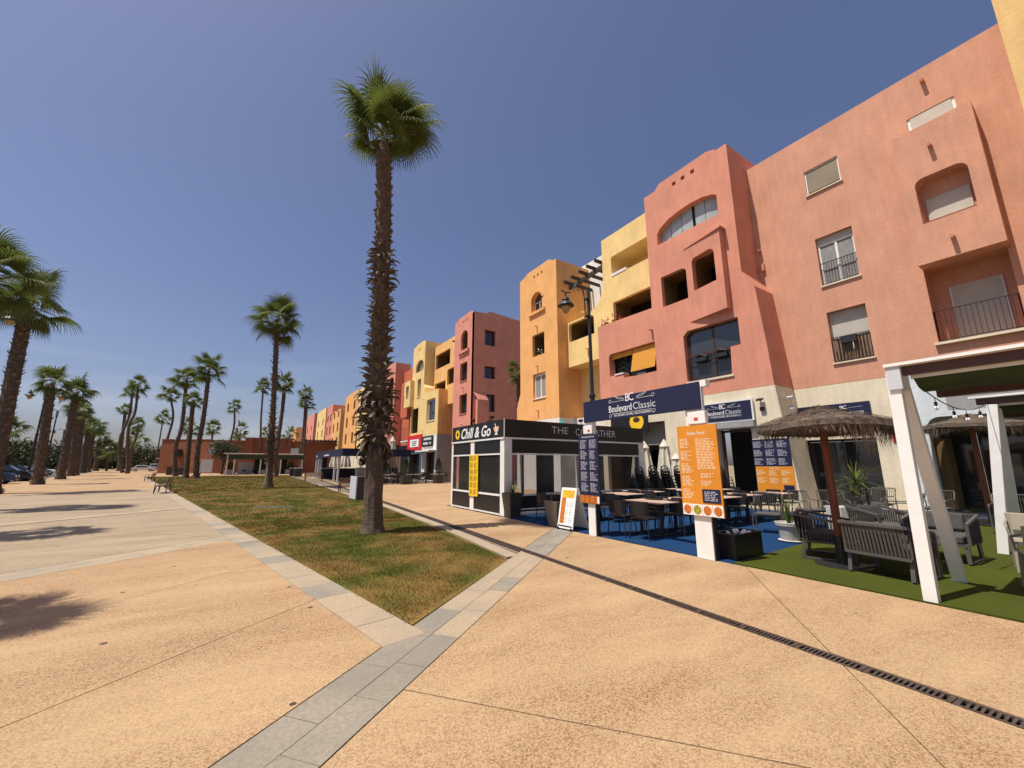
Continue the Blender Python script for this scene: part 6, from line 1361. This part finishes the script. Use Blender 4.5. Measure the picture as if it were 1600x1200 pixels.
for i, (x, w_) in enumerate(((-2.2, 1.3), (2.6, 1.3), (6.6, 1.3))):
    t = thing('planter', 'grey trough planter with shrub at the green canopy, %s from the left' % nth[i], 'planter', (x, 82.3, 0), 'planters at the green canopy'); pb(t, 'planter_box', 'grey', (x-.8, x+.8, 82, 82.7, 0, .75)); rng = random.Random(i); g = MB()
    for k in range(420):
        p = Vector((x+rng.gauss(0, .4), 82.35+rng.gauss(0, .2), .9+abs(rng.gauss(0, .55)))); d = Vector([rng.uniform(-1, 1) for _ in range(3)])*.13; e = d.cross(Vector((0, .3, 1))); g.add([p-d, p+e, p+d, p-e], [(0, 1, 2, 3)])
    g.build('foliage', 'tree2', t)
random.seed(6)
for i in range(8):
    x = -1.5+i*1.25; y = 83.6+random.random()*1.6; o = copy_tree(ch0); o.location = (x, y, 0); o.rotation_euler = (0, 0, random.random()*6); tag(o, 'dark chair under the green canopy, %s from its left end' % (nth+['eighth'])[i], 'chair', 'chairs under the green canopy')
    if i % 2: o = copy_tree(tb0); o.location = (x+.6, y, 0); tag(o, 'dark table under the green canopy, %s from its left end' % nth[i//2], 'table', 'tables under the green canopy')
t = thing('information_board', 'white framed information board before the rust building', 'sign', (-6.1, 93, 0)); pb(t, 'panel', 'bluewhite', (-6.9, -5.3, 93, 93.08, .25, 2.6))
for x in (-7.0, -5.28): pb(t, 'post', 'greyprint', (x, x+.1, 92.98, 93.1, 0, 2.7))
t = thing('utility_cabinet', 'low grey cabinets at the foot of the left palm trio', 'cabinet', (-9.8, 85, 0)); pb(t, 'cabinet', 'anth', (-10.6, -9.2, 85, 86, 0, 1.3)); pb(t, 'cabinet', 'anth', (-9.1, -8.2, 85.2, 86, 0, 1.1))

# ================================================================== CARS
M['tyre'] = mat('tyre_rubber', (.015, .015, .015), .8, 0); M['rim'] = mat('alloy_rim', (.5, .5, .5), .3, 0, metal=1)
def car(label, x, y, rz, col, L=4.3, H=1.48, suv=False):
    m = bpy.data.materials.get('paint_'+col[0]) or mat('paint_'+col[0], col[1], .25, .03, 1, spec=.8)
    t = thing('parked_car', label, 'car', (0, 0, 0), 'parked cars'); Wd = .88; h = H
    prof = [(-L/2, .35), (-L/2+.02, .78), (-L/2+.15, .95), (-L/2+.45, h*.66), (-L/2+.85, h*.96), (-L*.05, h), (L*.12, h*.96), (L*.27, h*.66), (L/2-.35, h*.60), (L/2-.05, .70), (L/2, .35)]
    if suv: prof[3] = (-L/2+.2, h*.7); prof[4] = (-L/2+.4, h*.97)
    def roofw(z): return Wd if z < h*.67 else Wd-(z-h*.67)/(h*.33)*.22
    g = MB(); n = len(prof); vs = []
    for s in (-1, 1):
        vs += [(a, s*roofw(z), z) for a, z in prof]+[(-L/2, s*Wd, .28), (L/2, s*Wd, .28)][0:0]
    fs = [tuple(range(n)), tuple(reversed(range(n, 2*n)))]+[(i, (i+1) % n, n+(i+1) % n, n+i) for i in range(n)]; g.add(vs, fs); g.build('body', m, t, bevel=.04)
    for s in (-1, 1):     # side glass
        g = MB(); a0 = prof[3][0]+.22; a1 = prof[7][0]-.2; zb, zt = h*.68, h*.93; y0 = roofw(zb)+.006; y1 = roofw(zt)+.006
        g.add([(a0, s*y0, zb), (a1, s*y0, zb), (prof[6][0]-.02, s*y1, zt), (prof[4][0]+.08, s*y1, zt)], [(0, 1, 2, 3)]); g.build('side_window', 'glass', t)
    for (i0, i1, nm) in ((6, 7, 'windscreen'), (3, 4, 'rear_window')):
        (a, za), (b, zb_) = prof[i0], prof[i1]; nx, nz = (zb_-za), -(b-a); ln = math.hypot(nx, nz); nx, nz = nx/ln, nz/ln
        if nz < 0: nx, nz = -nx, -nz
        g = MB(); p = [(a+(b-a)*f+nx*.01, za+(zb_-za)*f+nz*.01) for f in (.06, .94)]; g.add([(p[0][0], -roofw(p[0][1])+.08, p[0][1]), (p[0][0], roofw(p[0][1])-.08, p[0][1]), (p[1][0], roofw(p[1][1])-.08, p[1][1]), (p[1][0], -roofw(p[1][1])+.08, p[1][1])], [(0, 1, 2, 3)]); g.build(nm, 'glass', t)
    for a in (-L*.31, L*.31):
        for s in (-1, 1):
            g = MB(); g.tube([(a, s*(Wd-.18), .32), (a, s*(Wd+.012), .32)], .32, 16); w_ = g.build('wheel', 'tyre', t); g = MB(); g.tube([(a, s*(Wd+.0), .32), (a, s*(Wd+.02), .32)], .2, 12); g.build('rim', 'rim', w_)
    for s in (-1, 1): g = MB(); g.box(L/2-.16, L/2-.02, s*.55-.16, s*.55+.16, .62, .74); g.build('headlight', 'palewin', t); g = MB(); g.box(-L/2-.01, -L/2+.06, s*.66-.12, s*.66+.12, .72, .9); g.build('tail_light', 'redsign', t)
    t.location = (x, y, -.03); t.rotation_euler = (0, 0, R(rz)); return t
car('dark blue car at the left edge of the car park, front cut by the frame', -18.7, 53.2, 8, ('navy', (.01, .015, .06)))
car('black hatchback with a bright windscreen, left of the double lamp pole', -20.0, 60.8, 5, ('black', (.01, .01, .012)), suv=True, H=1.6)
car('dark grey car partly behind the double lamp pole', -21.2, 68, 3, ('grey', (.04, .04, .045)), H=1.55, suv=True)
car('black saloon seen between the lamp palm and the third palm', -22.9, 75, 0, ('black', (.01, .01, .012)))
car('dark teal car right of the lamp palm, farther back', -24.7, 82, 0, ('teal', (.015, .03, .035)))
car('pale silver car seen beyond the black saloon', -27.0, 92, 0, ('silver', (.5, .5, .5)))
car('distant white car on the left in the gap beside the far cluster', -21.5, 136, 10, ('white', (.7, .7, .7)), H=1.55)
car('distant white van right of the other far white car', -18.8, 139, 0, ('white', (.7, .7, .7)), H=1.9, suv=True)
t = thing('kiosk_shelter', 'small distant white roofed shelter left of the rust building', 'shelter', (-17.3, 136, 0)); pb(t, 'roof', 'white_metal', (-19.2, -15.3, 135, 137, 3.1, 3.3))
for x in (-19, -15.5): pb(t, 'post', 'dframe', (x, x+.15, 135.2, 135.35, 0, 3.1))

for o in COL.objects:
    if o.type == 'MESH' and o.parent is not None and o.name.split('.')[0] in ('print', 'plant', 'foliage', 'flowers', 'balcony_plants', 'grooves', 'flourishes', 'sign_letters', 'crown', 'weave'): o['kind'] = 'stuff'
